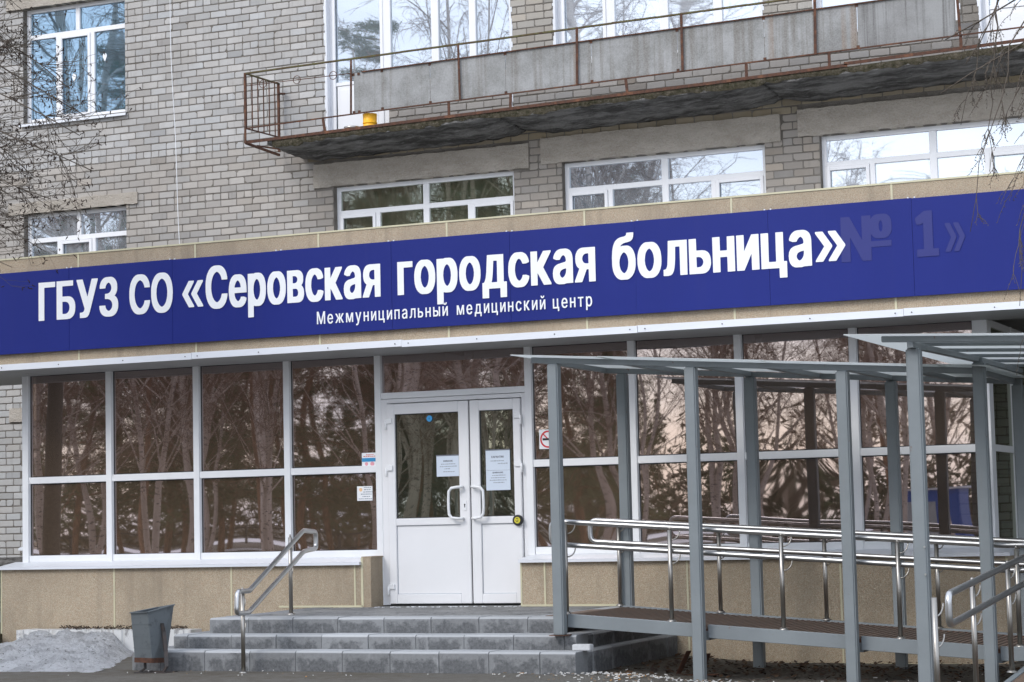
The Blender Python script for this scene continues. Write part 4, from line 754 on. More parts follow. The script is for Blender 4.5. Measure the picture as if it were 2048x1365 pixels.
b = MB(); b.tube([(-8.712, -.086, 1.385), (-8.712, -.112, 1.385), (-8.712, -.118, 1.385)], [.056, .056, .048], 28); b.build('body', M['black_print'], lk)
b = MB(); b.disc((-8.712, -.119, 1.385), .033, 'y', .003, 24); b.build('face', M['yellow_print'], lk)
lines(lk, -8.738, -8.686, [(1.40, .2, .8), (1.382, .1, .9), (1.366, .2, .8)], -.1202, .008, 'black_print')

# ------------------------------------------------------------ entrance steps
stp = T('entrance_steps', 'three grey concrete block steps and landing in front of the white door', 'steps')
def blocks(b, a, c, y0, y1, z0, z1, L=.488, start=0.0, ax='x'):
    t = a - start
    while t < c:
        s = max(a, t) + .002; e = min(c, t + L) - .002; t += L
        if e - s < .03: continue
        k = rnd.gauss(1, .13); col = (.20 * k, .205 * k, .208 * k); dz = rnd.uniform(-.003, .003); dy = rnd.uniform(-.003, .003)
        n = len(b.v); ch = .018   # chamfered nosing
        if ax == 'x':
            P = [(s, y0 + dy, z0), (e, y0 + dy, z0), (e, y0 + dy, z1 - ch + dz), (s, y0 + dy, z1 - ch + dz), (s, y0 + ch + dy, z1 + dz), (e, y0 + ch + dy, z1 + dz), (e, y1, z1 + dz), (s, y1, z1 + dz), (s, y1, z0), (e, y1, z0)]
        else:
            P = [(y0 + dy, s, z0), (y0 + dy, e, z0), (y0 + dy, e, z1 - ch + dz), (y0 + dy, s, z1 - ch + dz), (y0 - ch + dy, s, z1 + dz), (y0 - ch + dy, e, z1 + dz), (y1, e, z1 + dz), (y1, s, z1 + dz), (y1, s, z0), (y1, e, z0)]
        b.v += P
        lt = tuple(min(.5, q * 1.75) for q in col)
        if not hasattr(b, 'uvf'): b.uvf = {}
        b.uvf[len(b.f)] = [(0, 0), (1, 0), (1, 1), (0, 1)]
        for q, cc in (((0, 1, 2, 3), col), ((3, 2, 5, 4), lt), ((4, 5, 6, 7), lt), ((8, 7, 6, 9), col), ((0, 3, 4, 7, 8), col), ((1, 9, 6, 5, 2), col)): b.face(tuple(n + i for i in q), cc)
def step(x0, x1, yf, yb_, z0, z1, st, dep=.30):
    b = MB(); blocks(b, x0, x1, yf, yf + dep, z0, z1, start=st)
    blocks(b, yf + .03, yb_, x1, x1 - .25, z0, z1, start=.1, ax='y')
    # left return
    y = yf + dep
    while y < yb_ - .05:
        e = min(y + .488, yb_); k = rnd.gauss(1, .09); b.box(x0, x0 + .25, y + .002, e - .002, z0, z1 + rnd.uniform(-.002, .002), (.20 * k, .205 * k, .208 * k)); y = e
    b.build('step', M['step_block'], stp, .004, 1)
    b = MB(); b.box(x0 + .24, x1 - .26, yf + dep - .01, yb_, z0, z1 - .004); b.build('fill', M['paving'], stp)
step(-11.49, -6.93, -3.0, -.34, -.1, .237, .17, .29)
step(-11.22, -7.04, -2.70, -.345, .15, .367, .33, .29)
step(-11.00, -7.36, -2.40, -.35, .28, .512, .05, .30)
b = MB(); b.box(-10.42, -8.60, -.36, -.02, .40, .5115); b.build('threshold_slab', M['paving'], stp)
b = MB(); 
y = -2.08
while y < -.4:
    x_ = -10.74 + rnd.uniform(0, .1)
    while x_ < -7.65:
        b.box(x_ + .002, min(x_ + .196, -7.62), y + .002, min(y + .096, -.37), .49, .5125 + rnd.uniform(0, .002)); x_ += .2
    y += .1
b.build('paving_blocks', M['paving'], stp)
b = MB(); b.box(-7.03, -6.86, -2.83, -2.74, .240, .295); wb = b.build('brick', M['white_brick'], None, .006, 2); tag(wb, 'loose whitish brick lying on the bottom step at its right end', 'brick')
b = MB()
for _ in range(46):
    x_ = rnd.uniform(-10.2, -8.6); y_ = rnd.uniform(-.5, -.36); a = rnd.uniform(0, 3); b.beam((x_, y_, .518), (x_ + .03 * math.cos(a), y_ + .02 * math.sin(a), .518), .018, .006)
tag(b.build('snow_crumbs', M['snow']), 'white crumbs of ice scattered along the door threshold', kind='stuff')

# ------------------------------------------------------------ stair handrail (left)
def flange(b, p, r=.045): b.tube([(p[0], p[1], p[2]), (p[0], p[1], p[2] + .004), (p[0], p[1], p[2] + .02)], [r, r, .025], 16)
def bracket(b, p, d, sgn=1):
    """quarter-circle bracket from post point p out along d and up under the rail"""
    p = Vector(p); d = Vector(d).normalized(); q = []
    for k in range(7):
        a = math.pi / 2 * k / 6; q.append(p + d * (.075 * math.sin(a)) * sgn + Vector((0, 0, .085 * (1 - math.cos(a)))))
    b.tube(q, .006, 6)
def fillet(pts, r=.05, n=5):
    pts = [Vector(p) for p in pts]; o = [pts[0]]
    for a, p, c in zip(pts, pts[1:], pts[2:]):
        u = (a - p); v = (c - p); rr = min(r, u.length * .49, v.length * .49); u = u.normalized() * rr; v = v.normalized() * rr
        for k in range(n + 1):
            t = k / n; o.append((p + u) * (1 - t) ** 2 + p * 2 * t * (1 - t) + (p + v) * t * t)
    return o + [pts[-1]]
hr = T('stair_handrail', 'double tube stainless handrail with looped ends on the left of the entrance steps', 'handrail')
A_ = Vector((-10.13, -3.25, 0)); B_ = Vector((-10.41, -1.84, 0)); hd = (B_ - A_).normalized(); sidev = Vector((0, 0, 1)).cross(hd)
def hp(y, z):
    t = (y - A_.y) / hd.y; p = A_ + hd * t; return (p.x, p.y, z)
loop = [hp(-3.02, .793), hp(-3.33, .80), hp(-3.36, .60), hp(-3.05, .592), hp(-1.42, 1.125), hp(-1.03, 1.145), hp(-1.03, 1.315), hp(-1.42, 1.335), hp(-3.02, .793), hp(-3.10, .795)]
b = MB(); b.tube(fillet(loop, .055), .0235, 12); b.build('rail', M['stainless'], hr)
for (pt, zt) in ((hp(-3.21, .045), .80), (hp(-1.845, .512), 1.27)):
    b = MB(); q = Vector(pt) + Vector((-.022, .042, 0)); b.tube([q, (q.x, q.y, zt)], .020, 12); flange(b, q); b.tube([(q.x, q.y, zt), (q.x, q.y, zt + .03)], .009, 8)
    bracket(b, (q.x, q.y, zt - .16), hd); bracket(b, (q.x, q.y, zt - .38), hd); b.build('post', M['stainless_post'], hr)

# ------------------------------------------------------------ wheelchair ramp
rmp = T('wheelchair_ramp', 'grey steel wheelchair ramp with rusty grating deck and double stainless rails', 'ramp')
S = .0725
def zt(x): return .552 - S * (max(-7.15, min(x, -3.3)) + 7.15)
b = MB()
for (xa, xb) in ((-7.135, -5.93), (-5.83, -4.585), (-4.485, -3.45)):
    pass
def slopebeam(b, xa, xb, y0, y1, dz0, dz1):
    n = len(b.v)
    for x_ in (xa, xb):
        for (y_, dz) in ((y0, dz0), (y1, dz0), (y1, dz1), (y0, dz1)): b.v.append((x_, y_, zt(x_) + dz))
    for q in ((3, 2, 1, 0), (4, 5, 6, 7), (0, 1, 5, 4), (1, 2, 6, 5), (2, 3, 7, 6), (3, 0, 4, 7)): b.face(tuple(n + i for i in q))
segs = [(-7.135, -5.93), (-5.83, -4.59), (-4.49, -3.44), (-3.34, -1.0)]
for (xa, xb) in segs:
    b = MB(); slopebeam(b, xa, xb, -2.66, -2.60, -.115, 0); b.build('front_beam', M['grey_paint'], rmp, .003, 1)
for (xa, xb) in ((-7.22, -3.3), (-3.3, -1.0)):
    b = MB(); slopebeam(b, xa, xb, -1.14, -1.08, -.10, .004); b.build('back_beam', M['grey_paint'], rmp, .003, 1)
b = MB(); slopebeam(b, -7.22, -3.3, -1.165, -1.141, -.06, -.012); slopebeam(b, -3.3, -1.0, -1.165, -1.141, -.06, -.012); slopebeam(b, -7.135, -3.3, -2.599, -2.575, -.06, -.03)
b.build('edge_angle', M['rust'], rmp)
b = MB(); x_ = -7.5
while x_ < -1.0:
    yy = -2.6 if x_ > -7.15 else -2.6 + 0
    z = zt(x_) - .012
    if x_ < -7.2: x_ += .038; continue
    b.box(x_, x_ + .022, -2.6, -1.14, z - .03, z); x_ += .055
b.build('grating', M['rusty_grating'], rmp)
b = MB(); b.beam((-7.36, -2.3, .517), (-7.36, -1.15, .517), .28, .006); b.build('threshold_plate', M['rusty_grating'], rmp)
for x_ in (-5.88, -4.53, -3.38): bx(x_ - .04, x_ + .04, -2.6, -1.14, zt(x_) - .14, zt(x_) - .06).build('cross_beam', M['grey_paint'], rmp)
def rail(y, xs_, xa, xb, yside, lower=.205):
    zl = lambda x: zt(x) + .822; H = lambda x: zl(x) - lower
    pts = [(xb, y, H(xb)), (-3.3, y, H(-3.3)), (xa, y, H(xa)), (xa - .03, y, H(xa) + .01), (xa - .03, y, zl(xa) - .01), (xa, y, zl(xa)), (-3.3, y, zl(-3.3)), (xb, y, zl(xb))]
    pts = [(xb, y, H(xb)), (-3.3, y, H(-3.3)), (xa, y, H(xa)), (xa, y, zl(xa)), (-3.3, y, zl(-3.3)), (xb, y, zl(xb))]
    b = MB(); b.tube(fillet(pts, .07, 6), .0235, 12); b.build('rail', M['stainless'], rmp)
    for x_ in xs_:
        b = MB(); yy = y + yside * .048; b.tube([(x_, yy, zt(x_)), (x_, yy, zl(x_) - .03)], .0195, 12); flange(b, (x_, yy, zt(x_)), .042); b.tube([(x_, yy, zl(x_) - .03), (x_, yy, zl(x_) - .005)], .008, 8)
        bracket(b, (x_ + .018, yy, zl(x_) - .115), (.8, -yside * .5, 0)); bracket(b, (x_ + .018, yy, zl(x_) - lower - .115), (.8, -yside * .5, 0)); b.build('baluster', M['stainless_post'], rmp)
rail(-2.56, [-7.16, -6.175, -5.171, -4.168, -3.19, -2.2, -1.2], -7.31, -1.0, -1)
rail(-1.165, [-7.22, -6.218, -5.203, -4.171, -3.15, -2.2, -1.2], -7.49, -1.0, 1)
# lower flight, turning toward the viewer
b = MB()
def zf(y): return .222 + .062 * (y + 2.66)
for xx in (-3.0, -1.5): b = MB(); b.beam((xx, -2.70, zf(-2.7) - .055), (xx, -6.3, zf(-6.3) - .055), .05, .11); b.build('flight_beam', M['grey_paint'], rmp, .003, 1)
b = MB(); y = -6.28
while y < -2.7: b.beam((-2.97, y, zf(y) - .02), (-1.53, y, zf(y) - .02), .022, .03); y += .055
b.build('grating', M['rusty_grating'], rmp)
for xx, s in ((-3.0, 1), (-1.5, -1)):
    zz = lambda y: .833 + .060 * (y + 6.32)
    b = MB(); pts = [(xx, -2.75, zz(-2.75) - .2), (xx, -6.12, zz(-6.12) - .2), (xx, -6.12, zz(-6.12)), (xx, -2.75, zz(-2.75))]
    b.tube(fillet(pts, .06, 6), .0235, 12); b.build('rail', M['stainless'], rmp)
    for y in (-6.32, -5.09, -3.75):
        b = MB(); x_ = xx - s * .05; b.tube([(x_, y, zf(y) if y > -6 else -.02), (x_, y, zz(y) - (.0 if y < -6 else .03))], .0195, 12); flange(b, (x_, y, zf(y) if y > -6 else -.02), .042)
        if y > -6: b.tube([(x_, y, zz(y) - .03), (x_, y, zz(y) + .012)], .012, 8)
        bracket(b, (x_, y + .018, zz(y) - .125), (s * .5, .8, 0)); bracket(b, (x_, y + .018, zz(y) - .325), (s * .5, .8, 0)); b.build('baluster', M['stainless_post'], rmp)

# ------------------------------------------------------------ canopies on posts
def post(parent, x_, y_, z0, z1, w_=.10, rot=0):
    b = MB(); b.box(-w_ / 2, w_ / 2, -w_ / 2, w_ / 2, 0, z1 - z0); o = b.build('post', M['grey_paint'], parent, .012, 3); o.location = (x_, y_, z0); o.rotation_euler = (0, 0, rot)
    return o
cn = T('ramp_canopy', 'long low canopy of pale sheet on grey square posts over the ramp by the glass', 'canopy')
CS = -.0738
def zc(x): return 2.775 + CS * (x + 7.2)
PX = [-7.17, -5.885, -4.545]
for i, x_ in enumerate(PX):
    for y_ in (-2.745, -1.03):
        z0 = .367 if (i == 0 and y_ < -2) else (.367 if i == 0 else gz(x_, y_) - .01)
        post(cn, x_, y_, z0, zc(x_))
post(cn, -3.40, -1.03, -.04, zc(-3.40))
b = MB(); b.box(-7.25, -7.09, -2.82, -2.67, .368, .374); b.build('base_plate', M['rust'], cn)
for y_ in (-2.745, -1.03):
    b = MB(); b.beam((-7.38, y_, zc(-7.38) + .026), (-3.36, y_, zc(-3.36) + .026), .05, .05); b.build('long_beam', M['grey_paint'], cn, .003, 1)
for x_ in [-7.34, -6.53, -5.885, -5.22, -4.545, -3.97, -3.44]: b = MB(); b.beam((x_, -2.715, zc(x_) + .028), (x_, -1.06, zc(x_) + .028), .045, .045); b.build('rafter', M['grey_paint'], cn, .003, 1)
ss = [(-7.53, -6.65), (-6.70, -5.2), (-5.22, -3.7), (-3.72, -3.30)]
for i, (xa, xb) in enumerate(ss):
    b = MB(); e = .004 * (i % 2); b.beam((xa, -1.89, zc(xa) + .062 + e), (xb, -1.89, zc(xb) + .062 + e), 1.98, .008); b.build('roof_sheet', M['roof_sheet'], cn)
c2 = T('turn_canopy', 'taller canopy of thin pale sheet with close purlins at the right edge of the picture', 'canopy')
def zd(x): return 2.60 - .050 * (x + 3.5)
post(c2, -3.51, -4.6, -.05, zd(-3.51) - .005, .105); post(c2, -3.40, -2.75, -.05, 2.595, .10)
for y_ in (-4.6, -2.75, -1.03): post(c2, -1.3, y_, -.05, zd(-1.3), .10)
for (a, c) in (((-3.51, -4.72, 2.612), (-3.42, -2.72, 2.618)), ((-3.40, -2.72, 2.612), (-3.38, -.98, 2.612)), ((-2.3, -4.72, 2.56), (-2.3, -.98, 2.56)), ((-1.3, -4.72, 2.51), (-1.3, -.98, 2.51))):
    b = MB(); b.beam(a, c, .045, .045); b.build('rafter', M['grey_paint'], c2, .003, 1)
post(c2, -3.27, -1.03, zc(-3.27) - .2, 2.59, .06)
for i in range(6):
    y_ = -4.70 + .73 * i; x0 = -3.72 + .02 * i
    hh = .045 if i == 0 else .026; zo = .055 if i == 0 else .066; b = MB(); b.beam((x0, y_, zd(x0) + zo), (-1.1, y_, zd(-1.1) + zo), .04, hh); b.build('purlin', M['grey_paint'], c2, .003, 1)
    if i == 0: b = MB(); b.box(x0 - .002, x0, y_ - .017, y_ + .017, zd(x0) + .038, zd(x0) + .072); b.build('tube_end', M['dark_gasket'], c2)
b = MB(); b.beam((-3.98, -2.87, zd(-3.98) + .083), (-1.0, -2.87, zd(-1.0) + .083), 3.9, .008); b.build('roof_sheet', M['roof_sheet'], c2)
for z in (.93, 1.13): b = MB(); b.disc((-3.475, -4.657, z), .008, 'y', .012, 8); b.build('bolt', M['stainless'], c2)

# ------------------------------------------------------------ litter bin
bn = T('litter_bin', 'tilted grey sheet-metal litter bin with a rusty bottom band beside the steps', 'litter bin')
bn.location = (-11.125, -3.22, .045)
b = MB(); T0 = [(-.115, -.10, .115), (.075, -.10, .11), (.085, .12, .10), (-.105, .12, .105)]; T1 = [(-.145, -.125, .565), (.055, -.135, .572), (.145, .17, .625), (-.05, .19, .60)]
mid = [tuple(a[i] + (c[i] - a[i]) * .93 for i in range(3)) for a, c in zip(T0, T1)]
b.v = T0 + T1; b.f = [(3, 2, 1, 0), (0, 1, 5, 4), (1, 2, 6, 5), (2, 3, 7, 6), (3, 0, 4, 7)]; b.c = [None] * 5; b.sm = [False] * 5
cen = Vector((0, .02, 0)); n = 8
inn = [tuple(Vector(p) * .94 + Vector((0, .001, .034))) for p in T1]; b.v += inn; lowi = [tuple(Vector(p) * .9 + Vector((0, 0, .03))) for p in T0]; b.v += lowi
for k in range(4): b.face((4 + k, 4 + (k + 1) % 4, 8 + (k + 1) % 4, 8 + k)); b.face((8 + k, 8 + (k + 1) % 4, 12 + (k + 1) % 4, 12 + k))
b.face((12, 13, 14, 15)); b.build('body', M['bin_grey'], bn, .004, 1)
b = MB()
for k in range(4): b.beam(T1[k], T1[(k + 1) % 4], .028, .010)
b.build('rim', M['bin_grey'], bn)
b = MB()
for k in range(4):
    a = Vector(T0[k]); c = Vector(T0[(k + 1) % 4]); o_ = ((a + c) / 2 - Vector((-.015, .01, .1))); o_.z = 0; o_ = o_.normalized() * .004
    b.beam(a + o_ + Vector((0, 0, .012)), c + o_ + Vector((0, 0, .012)), .008, .045)
b.build('bottom_band', M['rust'], bn)
for f in (.28, .52, .76):
    b = MB()
    for k in (0, 1):
        a = Vector(T0[k]).lerp(Vector(T1[k]), f); c = Vector(T0[k + 1]).lerp(Vector(T1[k + 1]), f); o_ = Vector((0, -.002, 0)) if k == 0 else Vector((.002, 0, 0)); b.beam(a + o_, c + o_, .003, .004)
    b.build('crease', M['bin_grey'], bn)
b = MB(); pts = [(.105, .02, .46), (.125, .02, .38), (.165, -.01, .20), (.19, -.04, .06), (.16, -.05, .015), (.06, -.03, .008)]
for p, q in zip(pts, pts[1:]): b.beam(p, q, .035, .022)
b.beam((-.06, -.02, .115), (-.05, -.03, .04), .025, .02); b.beam((-.05, -.03, .045), (-.11, -.04, .008), .03, .015); b.box(-.13, .21, -.1, .12, -.004, .012)
b.build('stand', M['bin_dark'], bn)

# ------------------------------------------------------------ peeling white slab, planter stub, snow, litter
b = MB(); n = 26; x0, x1 = -14.62, -12.35
for k in range(n):
    xa = x0 + (x1 - x0) * k / n; xb = x0 + (x1 - x0) * (k + 1) / n; d = .012 if k % 3 == 0 else 0
    b.box(xa, xb + .0005, -.62 - d, -.40, .0 + rnd.uniform(0, .02), .295 + rnd.uniform(-.004, .004))
tag(b.build('ribbed_slab', M['peeling_white']), 'ribbed slab with peeling white paint leaning on the base wall behind the snow heap', 'slab')
b = MB(); b.box(-15.3, -14.98, -.9, -.4, -.05, .24); b.box(-15.3, -15.0, -1.0, -.92, -.05, .1)
tag(b.build('concrete_stub', M['moss_concrete'], None, .01, 1), 'dark mossy concrete stub at the left edge by the wall corner', 'concrete block')
b = MB()
for _ in range(240):
    x_ = rnd.uniform(-14.1, -12.5); y_ = rnd.uniform(-.62, -.42); a = rnd.uniform(0, 3.1); L = rnd.uniform(.015, .06); z = .30 + rnd.uniform(0, .022)
    b.beam((x_, y_, z), (x_ + L * math.cos(a), y_ + L * math.sin(a) * .5, z + rnd.uniform(-.01, .02)), rnd.uniform(.004, .02), .006, rnd.choice([(.07, .05, .035), (.045, .035, .03), (.11, .085, .06)]))
tag(b.build('debris', M['leaf_litter']), 'dark twigs and leaf debris along the top of the white ribbed slab', kind='stuff')
b = MB(); nx_, ny_ = 110, 60; X0, X1, Y0, Y1 = -15.6, -11.75, -3.35, -.62
for j in range(ny_ + 1):
    for i in range(nx_ + 1):
        x_ = X0 + (X1 - X0) * i / nx_; y_ = Y0 + (Y1 - Y0) * j / ny_
        v = Vector((x_ * 1.1, y_ * 1.1, 0)); t = (y_ - Y0) / (Y1 - Y0)
        xs_ = x_ + .54 * (y_ + 3.2); edge = min(1, (x_ - X0) * 2.5, (-11.6 - xs_) * 3.0, t * 5.5 + .25 * noise.noise(v * 2)); edge = max(0, edge)
        h = (.035 + .17 * math.exp(-((xs_ + 12.5) / .9) ** 2) * (.25 + .9 * t)) * edge + .08 * noise.noise(v * 2.7) * edge + .05 * noise.noise(v * 8) * edge + .03 * noise.noise(v * 22) * edge
        b.v.append((x_, y_, .035 + h - (.06 if edge <= 0.02 else 0)))
for j in range(ny_):
    for i in range(nx_): q = j * (nx_ + 1) + i; b.face((q, q + 1, q + nx_ + 2, q + nx_ + 1), smooth=True)
tag(b.build('snow_heap', M['snow_dirty']), 'heap of old dirty snow against the wall left of the bin', kind='stuff')
def butt_litter(name, label, cx, cy, rx, ry, num, white=.75, L0=.018, L1=.035, z_extra=0.0):
    b = MB()
    for _ in range(num):
        x_ = rnd.gauss(cx, rx); y_ = rnd.gauss(cy, ry)
        if y_ > -.5 or (y_ > -3.05 and x_ < -6.9): continue
        a = rnd.uniform(0, 3.14); L = rnd.uniform(L0, L1); z = gz(x_, y_) + .012 + rnd.uniform(0, .01) + z_extra * math.exp(-((x_ - cx) / rx) ** 2 - ((y_ - cy) / ry) ** 2)
        u = rnd.random(); col = (.58, .57, .54) if u < white else ((.50, .26, .09) if u < white + .07 else (.22, .17, .12))
        b.beam((x_, y_, z), (x_ + L * math.cos(a), y_ + L * math.sin(a), z + rnd.uniform(-.004, .008)), .0065, .0065, col)
    return tag(b.build(name, M['leaf_litter']), label, kind='stuff')
b = MB(); n = 30
for j in range(n + 1):
    for i in range(n + 1):
        x_ = -7.3 + 2.4 * i / n; y_ = -3.9 + 1.6 * j / n; r = math.hypot((x_ + 6.35) / 1.0, (y_ + 3.15) / .6)
        b.v.append((x_, y_, gz(x_, y_) - .012 + .062 * max(0, 1 - r) ** .8 + .01 * noise.noise(Vector((x_ * 9, y_ * 9, 0)))))
for j in range(n):
    for i in range(n): q = j * (n + 1) + i; b.face((q, q + 1, q + n + 2, q + n + 1), smooth=True)
tag(b.build('ground_mound', M['ground']), kind='structure')
butt_litter('cigarette_butts', 'white cigarette butts strewn on the ground right of the steps', -6.35, -3.1, .55, .26, 330, z_extra=.055)
butt_litter('cigarette_butts', 'scattered butts and paper scraps along the foot of the ramp', -5.0, -2.95, 1.4, .35, 80)
butt_litter('ground_crumbs', 'white crumbs on the ground in front of the bottom step', -9.2, -3.35, 1.6, .22, 34, .7, .006, .014)
b = MB()
for _ in range(2600):
    x_ = rnd.uniform(-6.9, -1.5); y_ = -1.0 + rnd.gauss(-.2, .75)
    if y_ > -.4 or y_ < -3.2: continue
    a = rnd.uniform(0, 6.28); L = rnd.uniform(.015, .045); z = gz(x_, y_) + .004 + rnd.uniform(0, .022); tl = rnd.uniform(-.4, .4)
    c = rnd.choice([(.085, .05, .03), (.06, .038, .026), (.12, .075, .045), (.05, .035, .03)]); u = Vector((math.cos(a), math.sin(a), tl)) * L; v = Vector((-math.sin(a), math.cos(a), tl * .5)) * L * .5
    p = Vector((x_, y_, z)); b.poly([p - u, p + v, p + u, p - v], c)
tag(b.build('leaf_litter', M['leaf_litter']), 'brown fallen leaves lying under the ramp and along the wall foot', kind='stuff')
rp = T('rusty_bracket', 'rusty steel plates leaning under the ramp left of the second canopy post', 'scrap metal')
b = MB(); b.beam((-6.32, -2.1, -.03), (-6.17, -2.2, .20), .05, .008); b.build('plate', M['rust'], rp); b = MB(); b.beam((-6.12, -2.05, -.03), (-6.02, -2.1, .17), .05, .008); b.build('plate', M['rust'], rp)
b = MB(); b.beam((-6.4, -2.16, -.02), (-5.95, -2.05, -.015), .06, .01); b.build('foot_bar', M['rust'], rp)
# ------------------------------------------------------------ trees
def rot_about(v, axis, a): return Matrix.Rotation(a, 3, axis) @ v
def limb(b, p, d, L, r0, r1, nseg, sides, rg, droop=0, wob=.12, col=None):
    pts = [Vector(p)]; rs = [r0]; d = Vector(d).normalized()
    for i in range(nseg):
        d = (d + Vector((rg.gauss(0, wob), rg.gauss(0, wob), rg.gauss(0, wob) + droop))).normalized(); pts.append(pts[-1] + d * L / nseg); rs.append(r0 + (r1 - r0) * (i + 1) / nseg)
    b.tube(pts, rs, sides, False, True, col); return pts, d
def side_dir(d, ang, rg):
    d = Vector(d).normalized(); ax = d.orthogonal().normalized(); ax = rot_about(ax, d, rg.uniform(0, 6.283)); return rot_about(d, ax, ang)
def birch(name, label, seed, h, loc, forks=2, lean=.05, nb=3, nq=2):
    rg = random.Random(seed); t = T(name, label, 'tree', 'trees across the way'); tr = MB(); tw = MB()
    def twig(p, d, L, lvl):
        r = .011 if lvl == 2 else .006; pts, dd = limb(tw, p, d, L, r if lvl > 0 else .004, .003, 4 if lvl else 3, 3, rg, -.10 if lvl < 2 else -.05, .16)
        if lvl > 0:
            for k in range(5 if lvl == 2 else 4):
                q = pts[rg.randint(1, len(pts) - 1)]; twig(q, side_dir(dd, rg.uniform(.4, .9), rg), L * rg.uniform(.45, .7), lvl - 1)
    for f in range(forks):
        a = rg.uniform(0, 6.28); d0 = Vector((math.cos(a) * lean * (1 + f), math.sin(a) * lean * (1 + f), 1)); hh = h * rg.uniform(.8, 1); r0 = .0075 * h * rg.uniform(.75, 1.1)
        pts, dd = limb(tr, (rg.uniform(-.15, .15) * f, rg.uniform(-.15, .15) * f, -.1), d0, hh, r0, .02, 12, 7, rg, .03, .045)
        for i in range(3, 12):
            for k in range(nb):
                d = side_dir((pts[i] - pts[i - 1]), rg.uniform(.5, .95), rg); L = hh * .30 * (1.15 - i / 13)
                bp, bd = limb(tr if i < 8 else tw, pts[i], d, L, r0 * .28 * (1.1 - i / 13) + .006, .008, 5, 4, rg, .02, .12)
                for q in range(1, 6):
                    for _ in range(nq): twig(bp[q], side_dir(bd, rg.uniform(.4, 1.0), rg), L * rg.uniform(.22, .42), 2 if rg.random() < .35 else 1)
    tr.build('trunk', M['birch_bark'], t); tw.build('crown', M['birch_twig'], t); t.location = loc; return t
def pine(name, label, seed, h, loc, bare=.45, dens=1.0, dark=False):
    rg = random.Random(seed); t = T(name, label, 'tree', 'trees across the way'); tr = MB(); cr = MB()
    pts, dd = limb(tr, (0, 0, -.1), (rg.gauss(0, .03), rg.gauss(0, .03), 1), h, .0075 * h, .02, 12, 7, rg, .02, .03)
    def tuft(p, s):
        base = rg.choice([(.10, .12, .05), (.13, .15, .065), (.08, .095, .045), (.16, .16, .08)])
        for _ in range(int(20 * dens)):
            d = Vector((rg.gauss(0, 1), rg.gauss(0, 1), rg.gauss(.1, .8))).normalized(); q = Vector(p) + Vector((rg.gauss(0, s * .45), rg.gauss(0, s * .45), rg.gauss(0, s * .28))); L = rg.uniform(.12, .3); sd_ = d.orthogonal().normalized() * rg.uniform(.010, .024)
            cr.poly([q - sd_, q + sd_, q + d * L], base)
    nb = 12
    for i in range(int(bare * 12), 13):
        p = pts[min(i, 12)]; f = (i / 12 - bare) / (1 - bare)
        for k in range(6 if not dark else 8):
            a = rg.uniform(0, 6.28); L = h * (.19 * (1 - f * .72) if not dark else .20 * (1.05 - f)) * rg.uniform(.6, 1.1); d = Vector((math.cos(a), math.sin(a), .25 if not dark else -.12))
            pz = Vector(p) + Vector((0, 0, rg.uniform(-.5, .5) * h / 13)); bp, bd = limb(tr, pz, d, L, .0022 * h, .01, 5, 4, rg, .03 if not dark else -.02, .13)
            for q in range(1, 6):
                for _ in range(3): tuft(bp[q] + Vector((rg.gauss(0, L * .12), rg.gauss(0, L * .12), rg.gauss(0, L * .07))), .24 + .03 * L)
    tr.build('trunk', M['pine_bark'], t); cr.build('crown', M['needles'], t); t.location = loc; return t
def place(src, loc, rz, s, label=None):
    c = copy_tree(src); c.location = loc; c.rotation_euler = (0, 0, rz); c.scale = (s, s, s * random.Random(int(loc[0] * 7)).uniform(.92, 1.1))
    if label: c['label'] = label
    return c
TL = 'tree of the wood facing the hospital, seen mirrored in its windows'
B1 = birch('birch_tree', 'pale bare birch ' + TL, 11, 15, (-21, -26, 0), 2)
B2 = birch('birch_tree', 'pale bare birch ' + TL, 23, 18, (-28, -37, 0), 3, .07)
B3 = birch('birch_tree', 'pale bare birch ' + TL, 37, 13, (-14.5, -38, 0), 2, .09)
B4 = birch('birch_tree', 'pale bare birch ' + TL, 51, 16, (-45, -30, 0), 2, .08, 2, 1)
P1 = pine('pine_tree', 'orange-barked pine ' + TL, 5, 19, (-33, -46, 0), .42)
P2 = pine('pine_tree', 'orange-barked pine ' + TL, 9, 16, (-19, -58, 0), .5)
F1 = pine('spruce_tree', 'dark spruce ' + TL, 3, 17, (-40, -50, 0), .2, 1.3, True)
rg = random.Random(99)
for (x_, y_) in ((-25, -30), (-31, -29), (-35, -35), (-24, -42), (-38, -28), (-42, -40), (-17.5, -47), (-47, -33), (-12, -45), (-20, -34), (-29, -48), (-45, -52), (-10.5, -60), (-15, -64), (-24.5, -33), (-13, -41), (-16.5, -53), (-11, -50), (-19, -40), (-22, -47), (-12.5, -33), (-17, -36)):
    place(rg.choice((B1, B2, B3) if x_ < -20 else (B1, B3, B4)), (x_, y_, 0), rg.uniform(0, 6.28), rg.uniform(.8, 1.15) * (1 if x_ < -20 else .85))
for (x_, y_) in ((-37, -43), (-44, -46), (-50, -40), (-52, -55), (-33, -58), (-60, -50), (-41, -62), (-35, -70), (-14, -72), (-47, -66), (-33.5, -39), (-39.5, -50), (-55, -52)):
    place(rg.choice((P1, P2)), (x_, y_, 0), rg.uniform(0, 6.28), rg.uniform(.85, 1.2))
for k in range(34):
    x_ = -33 - rg.random() * 45; y_ = -50 - rg.random() * 26
    place(F1, (x_, y_, 0), rg.uniform(0, 6.28), rg.uniform(.75, 1.25))
for k in range(26):
    x_ = -6 - k * 2.6 + rg.uniform(-1, 1); y_ = -106 - rg.uniform(0, 12)
    place(rg.choice((F1, P1)), (x_, y_, 0), rg.uniform(0, 6.28), rg.uniform(.4, .65) * (1 if x_ < -45 else .5))
